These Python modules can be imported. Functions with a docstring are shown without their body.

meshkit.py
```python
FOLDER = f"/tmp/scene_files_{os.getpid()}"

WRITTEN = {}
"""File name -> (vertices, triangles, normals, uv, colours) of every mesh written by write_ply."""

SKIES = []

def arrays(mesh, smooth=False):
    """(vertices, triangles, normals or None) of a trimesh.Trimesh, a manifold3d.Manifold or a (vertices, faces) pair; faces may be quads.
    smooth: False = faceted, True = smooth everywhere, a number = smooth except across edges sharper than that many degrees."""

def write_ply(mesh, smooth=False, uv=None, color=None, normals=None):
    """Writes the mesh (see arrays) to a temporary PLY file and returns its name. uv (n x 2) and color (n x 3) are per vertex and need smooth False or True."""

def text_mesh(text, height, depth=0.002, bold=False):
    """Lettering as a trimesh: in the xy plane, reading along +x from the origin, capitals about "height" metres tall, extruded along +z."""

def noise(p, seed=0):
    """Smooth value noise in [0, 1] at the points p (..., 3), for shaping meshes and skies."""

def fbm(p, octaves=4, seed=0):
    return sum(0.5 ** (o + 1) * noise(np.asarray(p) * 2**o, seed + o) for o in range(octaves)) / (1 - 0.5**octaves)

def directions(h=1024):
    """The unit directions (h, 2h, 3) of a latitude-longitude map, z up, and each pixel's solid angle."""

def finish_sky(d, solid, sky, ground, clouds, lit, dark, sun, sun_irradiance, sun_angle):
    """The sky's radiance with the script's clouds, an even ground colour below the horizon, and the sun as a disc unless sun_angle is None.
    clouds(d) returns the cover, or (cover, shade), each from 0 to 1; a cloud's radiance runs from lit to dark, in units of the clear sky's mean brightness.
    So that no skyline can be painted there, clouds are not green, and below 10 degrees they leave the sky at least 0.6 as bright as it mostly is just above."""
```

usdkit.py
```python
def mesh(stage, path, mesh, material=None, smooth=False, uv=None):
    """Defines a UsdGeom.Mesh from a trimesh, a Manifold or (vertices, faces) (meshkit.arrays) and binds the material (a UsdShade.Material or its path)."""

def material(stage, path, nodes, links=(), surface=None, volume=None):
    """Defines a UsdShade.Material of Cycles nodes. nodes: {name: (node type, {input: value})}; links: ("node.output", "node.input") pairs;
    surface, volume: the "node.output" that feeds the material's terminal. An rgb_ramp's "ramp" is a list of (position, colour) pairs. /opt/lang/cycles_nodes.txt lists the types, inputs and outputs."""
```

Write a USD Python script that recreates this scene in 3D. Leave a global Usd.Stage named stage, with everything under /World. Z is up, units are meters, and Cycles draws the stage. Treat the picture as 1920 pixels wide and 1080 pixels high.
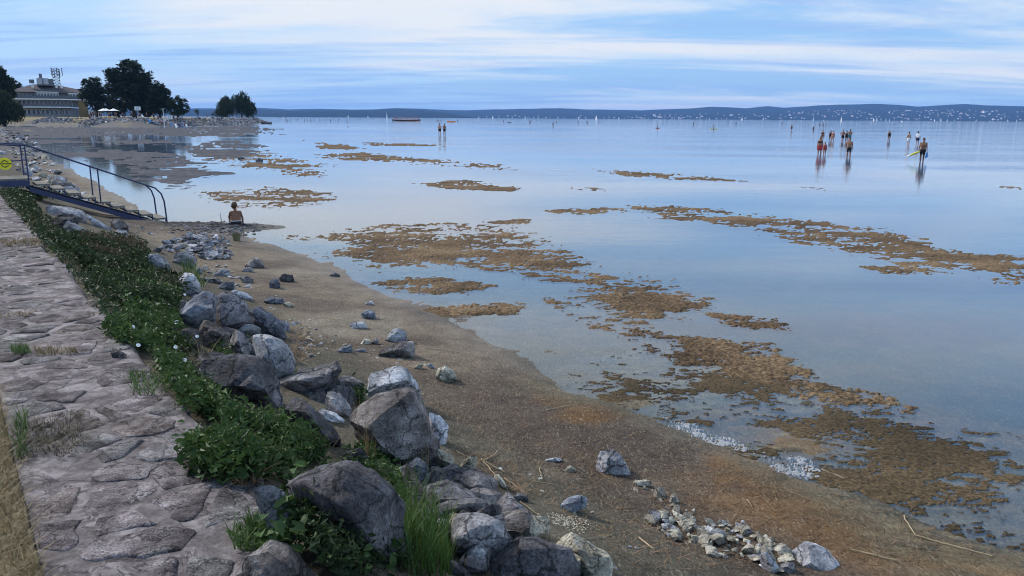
import math, random
import numpy as np
import trimesh, manifold3d, shapely
import shapely.geometry as sg
from scipy.spatial import ConvexHull, Voronoi, cKDTree
from pxr import Usd, UsdGeom, UsdLux, UsdShade, Gf, Sdf, Vt
import usdkit, meshkit
from meshkit import fbm, noise

stage = Usd.Stage.CreateInMemory()
UsdGeom.SetStageUpAxis(stage, UsdGeom.Tokens.z)
UsdGeom.SetStageMetersPerUnit(stage, 1.0)
world = UsdGeom.Xform.Define(stage, '/World')
stage.SetDefaultPrim(world.GetPrim())
UsdGeom.Scope.Define(stage, '/World/Looks')

# ------------------------------------------------------------------ camera, sky, sun, exposure
FPX, PITCH, ROLL, CZ = 1450.0, math.radians(12.41), math.radians(0.36), 2.9
EXPOSURE = 1.47
SKY_STRENGTH, SUN_INTENSITY, SUN_ANGLE = 0.06, 0.40, 10.0
SUN_AZ, SUN_EL = math.radians(-66.0), math.radians(40.0)

_f = np.array([0, math.cos(PITCH), -math.sin(PITCH)]); _r = np.array([1.0, 0, 0]); _u = np.cross(_r, _f)
CAM_R = math.cos(ROLL) * _r + math.sin(ROLL) * _u
CAM_U = math.cos(ROLL) * _u - math.sin(ROLL) * _r
CAM_F = _f
cam = UsdGeom.Camera.Define(stage, '/World/camera')
cam.CreateHorizontalApertureAttr(36.0)
cam.CreateVerticalApertureAttr(36.0 * 9 / 16)
cam.CreateFocalLengthAttr(36.0 * FPX / 1920)
cam.CreateClippingRangeAttr(Gf.Vec2f(0.05, 60000))
cam.CreateExposureAttr(EXPOSURE)
cam.AddTransformOp().Set(Gf.Matrix4d(*CAM_R, 0, *CAM_U, 0, *(-CAM_F), 0, 0, 0, CZ, 1))

sun_dir = np.array([math.sin(SUN_AZ) * math.cos(SUN_EL), math.cos(SUN_AZ) * math.cos(SUN_EL), math.sin(SUN_EL)])
sun = UsdLux.DistantLight.Define(stage, '/World/sun')
sun.CreateIntensityAttr(SUN_INTENSITY); sun.CreateAngleAttr(SUN_ANGLE); sun.CreateNormalizeAttr(True)
sun.CreateColorAttr(Gf.Vec3f(1.0, 0.95, 0.88))
_rot = Gf.Rotation(Gf.Vec3d(0, 0, 1), Gf.Vec3d(*sun_dir))
sun.AddTransformOp().Set(Gf.Matrix4d().SetRotate(_rot))

sky = UsdLux.DomeLight.Define(stage, '/World/sky')
sky_mat = usdkit.material(stage, '/World/Looks/sky', {
    'sky': ('sky_texture', {'sky_type': 'single_scattering', 'sun_disc': False, 'sun_elevation': SUN_EL, 'sun_rotation': SUN_AZ}),
    'tc': ('texture_coordinate', {}),
    'sep': ('separate_xyz', {}),
    'zc': ('math', {'math_type': 'maximum', 'value2': 0.0}),
    'zb': ('math', {'math_type': 'add', 'value2': 0.09}),
    'u': ('math', {'math_type': 'divide'}), 'v': ('math', {'math_type': 'divide'}),
    'uv': ('combine_xyz', {}),
    # veil of thin cloud: streaks running across the view, fine wisps, bright patches
    'm1': ('mapping', {'mapping_type': 'point', 'location': (13.7, 4.1, 0), 'rotation': (0, 0, 0.22), 'scale': (0.17, 0.62, 1)}),
    'n1': ('noise_texture', {'scale': 1.0, 'detail': 8.0, 'roughness': 0.62, 'distortion': 0.5}),
    'm2': ('mapping', {'mapping_type': 'point', 'location': (2.4, 9.2, 0), 'rotation': (0, 0, 0.10), 'scale': (0.40, 1.9, 1)}),
    'n2': ('noise_texture', {'scale': 1.0, 'detail': 7.0, 'roughness': 0.6, 'distortion': 0.5}),
    'm3': ('mapping', {'mapping_type': 'point', 'location': (8.9, 1.3, 0), 'rotation': (0, 0, 0.3), 'scale': (0.16, 0.42, 1)}),
    'n3': ('noise_texture', {'scale': 1.0, 'detail': 6.0, 'roughness': 0.58, 'distortion': 0.3}),
    'r1': ('map_range', {'range_type': 'smoothstep', 'from_min': 0.40, 'from_max': 0.58, 'clamp': True}),
    'r2': ('map_range', {'range_type': 'smoothstep', 'from_min': 0.48, 'from_max': 0.62, 'clamp': True}),
    'r3': ('map_range', {'range_type': 'smoothstep', 'from_min': 0.43, 'from_max': 0.62, 'clamp': True}),
    'blue': ('mix', {'mix_type': 'mix', 'fac': 0.80, 'color2': (1.75, 3.45, 5.9)}),
    'w1': ('math', {'math_type': 'multiply', 'value2': 0.85}),
    'c1': ('mix', {'mix_type': 'mix', 'color2': (3.15, 4.65, 6.15)}),
    'w2': ('math', {'math_type': 'multiply', 'value2': 0.75}),
    'c2': ('mix', {'mix_type': 'mix', 'color2': (2.1, 3.4, 5.7)}),
    'w3': ('math', {'math_type': 'multiply'}),
    'c3': ('mix', {'mix_type': 'mix', 'color2': (5.15, 5.4, 5.75)}),
    'bg': ('background_shader', {'strength': SKY_STRENGTH}),
}, [('tc.generated', 'sep.vector'), ('sep.z', 'zc.value1'), ('zc.value', 'zb.value1'),
    ('sep.x', 'u.value1'), ('zb.value', 'u.value2'), ('sep.y', 'v.value1'), ('zb.value', 'v.value2'),
    ('u.value', 'uv.x'), ('v.value', 'uv.y'),
    ('uv.vector', 'm1.vector'), ('m1.vector', 'n1.vector'), ('uv.vector', 'm2.vector'), ('m2.vector', 'n2.vector'),
    ('uv.vector', 'm3.vector'), ('m3.vector', 'n3.vector'),
    ('n1.fac', 'r1.value'), ('n2.fac', 'r2.value'), ('n3.fac', 'r3.value'),
    ('sky.color', 'blue.color1'), ('r1.result', 'w1.value1'), ('w1.value', 'c1.fac'), ('blue.color', 'c1.color1'),
    ('r2.result', 'w2.value1'), ('w2.value', 'c2.fac'), ('c1.color', 'c2.color1'),
    ('r3.result', 'w3.value1'), ('r1.result', 'w3.value2'), ('w3.value', 'c3.fac'), ('c2.color', 'c3.color1'),
    ('c3.color', 'bg.color')], surface='bg.background')
UsdShade.MaterialBindingAPI.Apply(sky.GetPrim()).Bind(sky_mat)

# ------------------------------------------------------------------ helpers
RNG = np.random.default_rng(7)
used = {}


def numbered(parent, name):
    k = parent + '/' + name
    n = used.get(k, 0)
    used[k] = n + 1
    return k if n == 0 else f'{k}_{n:03d}'


def data(prim, **kw):
    for k, v in kw.items():
        if v:
            prim.SetCustomDataByKey(k, v)


def thing(name, label, cat, loc=(0, 0, 0), rz=0.0, group=None, scale=None):
    x = UsdGeom.Xform.Define(stage, numbered('/World', name))
    x.AddTranslateOp().Set(Gf.Vec3d(*map(float, loc)))
    if rz:
        x.AddRotateZOp().Set(float(math.degrees(rz)))
    if scale is not None:
        x.AddScaleOp().Set(Gf.Vec3f(*([float(scale)] * 3 if np.ndim(scale) == 0 else map(float, scale))))
    data(x.GetPrim(), label=label, category=cat, group=group)
    return x.GetPrim()


def part(parent, name, mesh, mat, smooth=False, label=None, kind=None):
    p = usdkit.mesh(stage, numbered(str(parent.GetPath()), name), mesh, mat, smooth=smooth).GetPrim()
    data(p, label=label, kind=kind)
    return p


def solid(name, mesh, mat, label, cat, group=None, smooth=False, kind=None):
    p = usdkit.mesh(stage, numbered('/World', name), mesh, mat, smooth=smooth).GetPrim()
    data(p, label=label, category=cat, group=group, kind=kind)
    return p


def struct(name, mesh, mat, smooth=False, label=None, kind='structure'):
    p = usdkit.mesh(stage, numbered('/World', name), mesh, mat, smooth=smooth).GetPrim()
    data(p, kind=kind, label=label)
    return p


def copy_of(root, name, loc, rz=0.0, label=None, group=None, scale=None):
    was = root.GetCustomData()
    r = thing(name, label or was['label'], was['category'], loc, rz, group or was.get('group'), scale)
    r.GetReferences().AddInternalReference(root.GetPath())
    r.SetInstanceable(True)
    return r


def primvar(prim, name, values, color=False):
    t = Sdf.ValueTypeNames.Color3fArray if color else Sdf.ValueTypeNames.FloatArray
    pv = UsdGeom.PrimvarsAPI(prim).CreatePrimvar(name, t, 'vertex')
    pv.Set((Vt.Vec3fArray if color else Vt.FloatArray).FromNumpy(np.ascontiguousarray(values, np.float32)))


def cat_mesh(ms):
    ms = [m for m in ms if m is not None]
    vs, fs, n = [], [], 0
    for m in ms:
        v, f, _ = meshkit.arrays(m)
        vs.append(v); fs.append(f + n); n += len(v)
    return trimesh.Trimesh(np.vstack(vs), np.vstack(fs), process=False)


def box(x0, x1, y0, y1, z0, z1):
    m = trimesh.creation.box([x1 - x0, y1 - y0, z1 - z0])
    m.apply_translation([(x0 + x1) / 2, (y0 + y1) / 2, (z0 + z1) / 2])
    return m


def rod(a, b, r0, r1=None, sides=6):
    return tube([a, b], [r0, r0 if r1 is None else r1], sides)


def tube(pts, radii, sides=6):
    p = np.asarray(pts, float)
    radii = np.broadcast_to(radii, (len(p),))
    t = np.gradient(p, axis=0); t /= np.linalg.norm(t, axis=1, keepdims=True) + 1e-12
    up = np.array([0, 0, 1.0]) if abs(t[:, 2]).mean() < 0.85 else np.array([1.0, 0, 0])
    a = np.cross(t, up); a /= np.linalg.norm(a, axis=1, keepdims=True) + 1e-12
    b = np.cross(t, a); ang = np.arange(sides) * 2 * np.pi / sides
    v = p[:, None] + radii[:, None, None] * (np.cos(ang)[None, :, None] * a[:, None] + np.sin(ang)[None, :, None] * b[:, None])
    i, j = np.meshgrid(np.arange(len(p) - 1), np.arange(sides), indexing='ij')
    q = np.stack([i * sides + j, i * sides + (j + 1) % sides, (i + 1) * sides + (j + 1) % sides, (i + 1) * sides + j], -1).reshape(-1, 4)
    f = np.vstack([q[:, [0, 1, 2]], q[:, [0, 2, 3]]])
    v = v.reshape(-1, 3)
    n = len(v); last = (len(p) - 1) * sides
    v = np.vstack([v, p[0], p[-1]])
    caps = [[(k + 1) % sides, k, n] for k in range(sides)] + [[last + k, last + (k + 1) % sides, n + 1] for k in range(sides)]
    return trimesh.Trimesh(v, np.vstack([f, caps]), process=False)


# pixel of the 1920 x 1080 photograph -> ray, point on the plane z, point on the terrain
def ray(px, py):
    return CAM_F + CAM_R * ((px - 960) / FPX) - CAM_U * ((py - 540) / FPX)


def at(px, py, z=0.0):
    d = ray(px, py)
    return np.array([0, 0, CZ]) + d * ((z - CZ) / d[2])


def at_dist(px, py, dist):
    """The point on the pixel's ray at this horizontal distance."""
    d = ray(px, py)
    return np.array([0, 0, CZ]) + d * (dist / math.hypot(d[0], d[1]))


# ------------------------------------------------------------------ terrain
A0, DIR, NRM = np.array([-0.81, 2.76]), np.array([-0.5931, 0.8051]), np.array([0.8051, 0.5931])


def st(x, y):
    return (x - A0[0]) * DIR[0] + (y - A0[1]) * DIR[1], (x - A0[0]) * NRM[0] + (y - A0[1]) * NRM[1]


def xy(s, t):
    return A0[0] + s * DIR[0] + t * NRM[0], A0[1] + s * DIR[1] + t * NRM[1]


WL_S = [-30, -4, -0.85, 0.55, 2, 3.3, 7.1, 8.9, 13, 16.9, 21, 36, 56, 75, 140, 204, 300]
WL_T = [8, 5.2, 4.55, 4.35, 4.35, 4.2, 4.75, 4.75, 5.1, 4.5, 3.7, 4.4, 5.0, 5.6, 8, 12, 17]
SPIT_FRONT = [at(20, 236), at(60, 237), at(140, 237), at(230, 238), at(300, 237.5), at(370, 236), at(430, 233.5), at(480, 231), at(503, 229.3)]
SPIT = np.array([p[:2] for p in SPIT_FRONT] + [at_dist(506, 218, 400)[:2], at_dist(440, 218, 460)[:2], at_dist(360, 218, 560)[:2], at_dist(250, 218, 900)[:2], at_dist(-400, 218, 1500)[:2], at_dist(-900, 218, 700)[:2], at_dist(-700, 218, 260)[:2]])


def poly_sd(poly, x, y):
    """Signed distance to a polygon, positive inside."""
    p = np.asarray(poly, float); q = np.roll(p, -1, 0)
    d = np.full(np.shape(x), 1e18); ins = np.zeros(np.shape(x), bool)
    for (ax, ay), (bx, by) in zip(p, q):
        ex, ey = bx - ax, by - ay
        k = np.clip(((x - ax) * ex + (y - ay) * ey) / (ex * ex + ey * ey + 1e-12), 0, 1)
        d = np.minimum(d, (x - ax - k * ex) ** 2 + (y - ay - k * ey) ** 2)
        if abs(ey) > 1e-12:
            ins ^= ((ay > y) != (by > y)) & (x < (bx - ax) * (y - ay) / ey + ax)
    return np.where(ins, 1, -1) * np.sqrt(d)


def fb(x, y, f=1.0, o=4, seed=0):
    return fbm(np.stack([np.asarray(x) * f, np.asarray(y) * f, np.full(np.shape(x), 0.37)], -1), o, seed)


def sstep(a, b, x):
    k = np.clip((x - a) / (b - a), 0, 1)
    return k * k * (3 - 2 * k)


BOY = at(443, 421, 0.06)
OLIVE = [at(x, y)[:2] for x, y in [(1010, 735), (1110, 655), (1220, 645), (1480, 690), (1700, 755), (1925, 815), (2200, 1000), (2100, 1200), (1720, 1085), (1560, 970), (1420, 870), (1250, 800)]]     # weedy shallows at the lower right


def height(x, y):
    x, y = np.asarray(x, float), np.asarray(y, float)
    s, t = st(x, y)
    wob = (fb(x, y, 0.55, 3, 3) - 0.5)
    tw = np.interp(s, WL_S, WL_T) + wob * np.interp(s, [-5, 3, 12, 60, 200], [1.8, 1.3, 1.0, 1.2, 2.5])
    u = t - tw
    foot = np.minimum(2.5, tw - 1.2)
    k = np.clip((t - 0.1) / np.maximum(foot - 0.1, 0.1), 0, 1)
    h = np.where(t < foot, 1.22 - (1.22 - 0.24) * (k ** 0.8), 0.24 * np.clip((tw - t) / np.maximum(tw - foot, 0.1), 0, 1) ** 0.9)
    bed = np.interp(u, [0, 0.6, 2, 4, 8, 16, 40, 120, 400, 3000], [0, -0.006, -0.018, -0.035, -0.07, -0.14, -0.33, -0.75, -1.1, -3.5])
    h = np.where(u > 0, bed, h)
    r = np.hypot(x, y)
    near = np.exp(-r / 30)
    h = h + np.where(t > 0.15, (fb(x, y, 1.6, 4, 11) - 0.5) * 0.045 * near + (fb(x, y, 9, 3, 12) - 0.5) * 0.014 * near, 0)
    h = np.where((t > 0.2) & (t < 2.6), h + (fb(x, y, 2.2, 3, 14) - 0.5) * 0.18 * near, h)
    # the lawn beside the path, the mud that the child digs in
    h = np.where(t < -0.86, np.maximum(h, 1.31 + (fb(x, y, 3, 3, 5) - 0.5) * 0.05 - 0.004 * np.clip(-t, 0, 100)), h)
    m = np.exp(-(((x - BOY[0] + 0.9) / 1.5) ** 2 + ((y - BOY[1] + 0.1) / 0.55) ** 2))
    h = h + 0.16 * m * (0.4 + fb(x, y, 4, 3, 8))
    # weed lying just under the surface of the shallows, its ridges breaking through
    o = poly_sd(OLIVE, x, y)
    wb = sstep(-0.6, 0.6, o) * (u > -0.2)
    h = np.where(wb > 0, h * (1 - wb) + wb * (-0.007 - 0.003 * np.clip(u, 0, 4) + (fb(x * 0.6, y * 1.3, 2.6, 4, 61) - 0.5) * 0.060 + (fb(x * 0.5, y * 1.6, 12, 3, 62) - 0.5) * 0.022), h)
    # far spit
    sd = poly_sd(SPIT, x, y)
    h = np.where(sd > -3, np.maximum(h, np.clip(sd * 0.42, -1, 2.05) + np.clip(sd - 5, 0, 60) * 0.006), h)
    return h


# ------------------------------------------------------------------ materials
def mat(name, nodes, links, surface='p.BSDF', volume=None):
    return usdkit.material(stage, '/World/Looks/' + name, nodes, links, surface=surface, volume=volume)


def plain(name, c, rough=0.6, spec=0.3, vary=0.25, scale=20.0, metallic=0.0, bump=0.0):
    """A colour with a little grain and a different tone on each object."""
    lo, hi = [x * (1 - vary) for x in c], [min(1, x * (1 + vary)) for x in c]
    nodes = {'tc': ('texture_coordinate', {}), 'n': ('noise_texture', {'scale': scale, 'detail': 4.0, 'roughness': 0.6}),
             'r': ('rgb_ramp', {'ramp': [(0.3, lo), (0.7, hi)]}),
             'p': ('principled_bsdf', {'roughness': rough, 'specular_ior_level': spec, 'metallic': metallic})}
    links = [('tc.object', 'n.vector'), ('n.fac', 'r.fac'), ('r.color', 'p.base_color')]
    if bump:
        nodes['b'] = ('bump', {'strength': 0.6, 'distance': bump}); links += [('n.fac', 'b.height'), ('b.normal', 'p.normal')]
    return mat(name, nodes, links)


def rock_mat(name, dark, mid, pale, scale=6.0, fleck=0.25, bump=0.012):
    nodes = {'tc': ('texture_coordinate', {}), 'oi': ('object_info', {}),
             'off': ('vector_math', {'math_type': 'multiply_add', 'vector2': (1, 1, 1)}), 'rv': ('combine_xyz', {}),
             'm10': ('math', {'math_type': 'multiply', 'value2': 37.0}),
             'n1': ('noise_texture', {'scale': scale, 'detail': 8.0, 'roughness': 0.68}),
             'n2': ('noise_texture', {'scale': scale * 12, 'detail': 4.0, 'roughness': 0.7}),
             'n4': ('noise_texture', {'scale': scale * 0.35, 'detail': 3.0, 'roughness': 0.5}),
             'v': ('voronoi_texture', {'scale': scale * 7, 'feature': 'f1'}),
             'vr': ('map_range', {'from_min': 0.05, 'from_max': 0.35, 'to_min': 0.0, 'to_max': 1.0, 'clamp': True}),
             'r': ('rgb_ramp', {'ramp': [(0.36, dark), (0.50, mid), (0.64, pale)]}),
             'r4': ('map_range', {'from_min': 0.35, 'from_max': 0.65, 'to_min': 0.62, 'to_max': 1.36}),
             'rr': ('map_range', {'from_min': 0.0, 'from_max': 1.0, 'to_min': 0.82, 'to_max': 1.2}),
             'k0': ('math', {'math_type': 'multiply'}), 'k': ('math', {'math_type': 'multiply'}), 'pit': ('map_range', {'from_min': 0.08, 'from_max': 0.30, 'to_min': 0.55, 'to_max': 1.05, 'clamp': True}),
             'cx': ('combine_color', {}), 'mul': ('mix', {'mix_type': 'multiply', 'fac': 1.0}),
             'ov': ('mix', {'mix_type': 'overlay', 'fac': fleck * 2.0}),
             'sum': ('math', {'math_type': 'multiply_add', 'value2': 2.2}), 'sum2': ('math', {'math_type': 'multiply_add', 'value2': 0.35}),
             'b': ('bump', {'strength': 1.0, 'distance': bump * 1.6}),
             'p': ('principled_bsdf', {'roughness': 0.86, 'specular_ior_level': 0.25})}
    links = [('oi.random', 'm10.value1'), ('m10.value', 'rv.x'), ('tc.object', 'off.vector1'), ('rv.vector', 'off.vector3'),
             ('off.vector', 'n1.vector'), ('off.vector', 'n2.vector'), ('off.vector', 'n4.vector'), ('off.vector', 'v.vector'),
             ('n1.fac', 'r.fac'), ('n4.fac', 'r4.value'), ('oi.random', 'rr.value'), ('r4.result', 'k0.value1'), ('rr.result', 'k0.value2'), ('k0.value', 'k.value1'), ('v.distance', 'pit.value'), ('pit.result', 'k.value2'),
             ('k.value', 'cx.r'), ('k.value', 'cx.g'), ('k.value', 'cx.b'), ('r.color', 'mul.color1'), ('cx.color', 'mul.color2'),
             ('mul.color', 'ov.color1'), ('n2.color', 'ov.color2'), ('n2.fac', 'n2g.value'), ('ov.color', 'p.base_color'),
             ('n1.fac', 'sum.value1'), ('n2.fac', 'sum.value3'), ('v.distance', 'vr.value'), ('vr.result', 'sum2.value1'), ('sum.value', 'sum2.value3'),
             ('sum2.value', 'b.height'), ('b.normal', 'p.normal')]
    links = [l for l in links if l[1] not in ('n2g.value', 'ov.color2', 'p.base_color', 'sum2.value3')]
    # cracks along warped cell borders, and pale crusts of lichen
    nodes |= {'wa': ('vector_math', {'math_type': 'multiply_add', 'vector2': (0.22, 0.22, 0.22)}), 'cv': ('voronoi_texture', {'scale': scale * 0.62, 'feature': 'distance_to_edge'}),
              'cr': ('map_range', {'from_min': 0.0, 'from_max': 0.022, 'to_min': 0.0, 'to_max': 1.0, 'clamp': True}), 'cm': ('map_range', {'from_min': 0.0, 'from_max': 1.0, 'to_min': 0.42, 'to_max': 1.0}),
              'cc': ('combine_color', {}), 'cmul': ('mix', {'mix_type': 'multiply', 'fac': 1.0}),
              'ln': ('noise_texture', {'scale': scale * 1.7, 'detail': 7.0, 'roughness': 0.75, 'distortion': 0.4}), 'lr': ('map_range', {'from_min': 0.56, 'from_max': 0.66, 'to_min': 0.0, 'to_max': 0.42, 'clamp': True}),
              'lm': ('mix', {'mix_type': 'mix', 'color2': tuple(min(0.6, x * 1.25) for x in pale)}), 'sum3': ('math', {'math_type': 'multiply_add', 'value2': 0.8})}
    links += [('n1.color', 'wa.vector1'), ('off.vector', 'wa.vector3'), ('wa.vector', 'cv.vector'), ('cv.distance', 'cr.value'), ('cr.result', 'cm.value'), ('cm.result', 'cc.r'), ('cm.result', 'cc.g'), ('cm.result', 'cc.b'),
              ('off.vector', 'ln.vector'), ('ln.fac', 'lr.value'), ('ov.color', 'lm.color1'), ('lr.result', 'lm.fac'), ('lm.color', 'cmul.color1'), ('cc.color', 'cmul.color2'), ('cmul.color', 'p.base_color'),
              ('cr.result', 'sum3.value1'), ('sum.value', 'sum3.value3'), ('sum3.value', 'sum2.value3')]
    nodes['fr'] = ('rgb_ramp', {'ramp': [(0.32, (0.12, 0.12, 0.12)), (0.5, (0.5, 0.5, 0.5)), (0.68, (0.88, 0.88, 0.88))]})
    links += [('n2.fac', 'fr.fac'), ('fr.color', 'ov.color2')]
    return mat(name, nodes, links)


M = {}
M['dark_rock'] = rock_mat('dark_rock', (0.040, 0.037, 0.042), (0.088, 0.082, 0.091), (0.185, 0.176, 0.188), 5.0, 0.35)
M['blue_rock'] = rock_mat('blue_rock', (0.060, 0.064, 0.082), (0.115, 0.122, 0.148), (0.225, 0.235, 0.27), 5.0, 0.25)
M['grey_rock'] = rock_mat('grey_rock', (0.095, 0.090, 0.097), (0.185, 0.177, 0.188), (0.34, 0.33, 0.345), 5.0, 0.3)
M['pale_rock'] = rock_mat('pale_rock', (0.16, 0.16, 0.18), (0.33, 0.33, 0.36), (0.52, 0.52, 0.55), 5.0, 0.3)
M['cream_rock'] = rock_mat('cream_rock', (0.20, 0.175, 0.13), (0.40, 0.365, 0.29), (0.58, 0.55, 0.46), 6.0, 0.3)
M['brown_rock'] = rock_mat('brown_rock', (0.075, 0.063, 0.060), (0.150, 0.131, 0.128), (0.28, 0.257, 0.25), 6.0, 0.3)
M['rubble'] = rock_mat('rubble', (0.20, 0.18, 0.15), (0.38, 0.345, 0.285), (0.56, 0.52, 0.44), 9.0, 0.3)
M['shingle'] = rock_mat('shingle', (0.09, 0.10, 0.13), (0.22, 0.235, 0.28), (0.42, 0.44, 0.50), 9.0, 0.3)

M['ground'] = mat('ground', {
    'g': ('geometry', {}), 'a': ('attribute', {'attribute': 'soil'}), 'w': ('attribute', {'attribute': 'wet'}),
    'n1': ('noise_texture', {'scale': 3.0, 'detail': 6.0, 'roughness': 0.65}), 'n2': ('noise_texture', {'scale': 38.0, 'detail': 6.0, 'roughness': 0.72}),
    'ms': ('mapping', {'mapping_type': 'point', 'rotation': (0, 0, 0.5), 'scale': (60, 16, 30)}), 'n3': ('noise_texture', {'scale': 1.0, 'detail': 3.0, 'roughness': 0.6, 'distortion': 1.2}),
    'r1': ('map_range', {'from_min': 0.3, 'from_max': 0.7, 'to_min': 0.68, 'to_max': 1.32}), 'r2': ('map_range', {'from_min': 0.3, 'from_max': 0.7, 'to_min': 0.40, 'to_max': 1.60}),
    'r3': ('map_range', {'from_min': 0.56, 'from_max': 0.70, 'to_min': 0.0, 'to_max': 0.55, 'clamp': True}),
    'k': ('math', {'math_type': 'multiply'}), 'c': ('combine_color', {}), 'mul': ('mix', {'mix_type': 'multiply', 'fac': 1.0}),
    'bits': ('mix', {'mix_type': 'mix', 'color2': (0.34, 0.29, 0.21)}),
    'rough': ('map_range', {'from_min': 0.0, 'from_max': 1.0, 'to_min': 0.92, 'to_max': 0.60}),
    'spec': ('map_range', {'from_min': 0.0, 'from_max': 1.0, 'to_min': 0.12, 'to_max': 0.22}),
    's': ('math', {'math_type': 'multiply_add', 'value2': 0.4}),
    'b': ('bump', {'strength': 0.8, 'distance': 0.012}), 'p': ('principled_bsdf', {})},
    [('g.position', 'n1.vector'), ('g.position', 'n2.vector'), ('g.position', 'ms.vector'), ('ms.vector', 'n3.vector'),
     ('n1.fac', 'r1.value'), ('n2.fac', 'r2.value'), ('n3.fac', 'r3.value'), ('r1.result', 'k.value1'), ('r2.result', 'k.value2'),
     ('k.value', 'c.r'), ('k.value', 'c.g'), ('k.value', 'c.b'), ('a.color', 'mul.color1'), ('c.color', 'mul.color2'),
     ('mul.color', 'bits.color1'), ('r3.result', 'bits.fac'), ('bits.color', 'p.base_color'),
     ('w.fac', 'rough.value'), ('rough.result', 'p.roughness'), ('w.fac', 'spec.value'), ('spec.result', 'p.specular_ior_level'),
     ('n3.fac', 's.value1'), ('n2.fac', 's.value3'), ('s.value', 'b.height'), ('b.normal', 'p.normal')])

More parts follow.
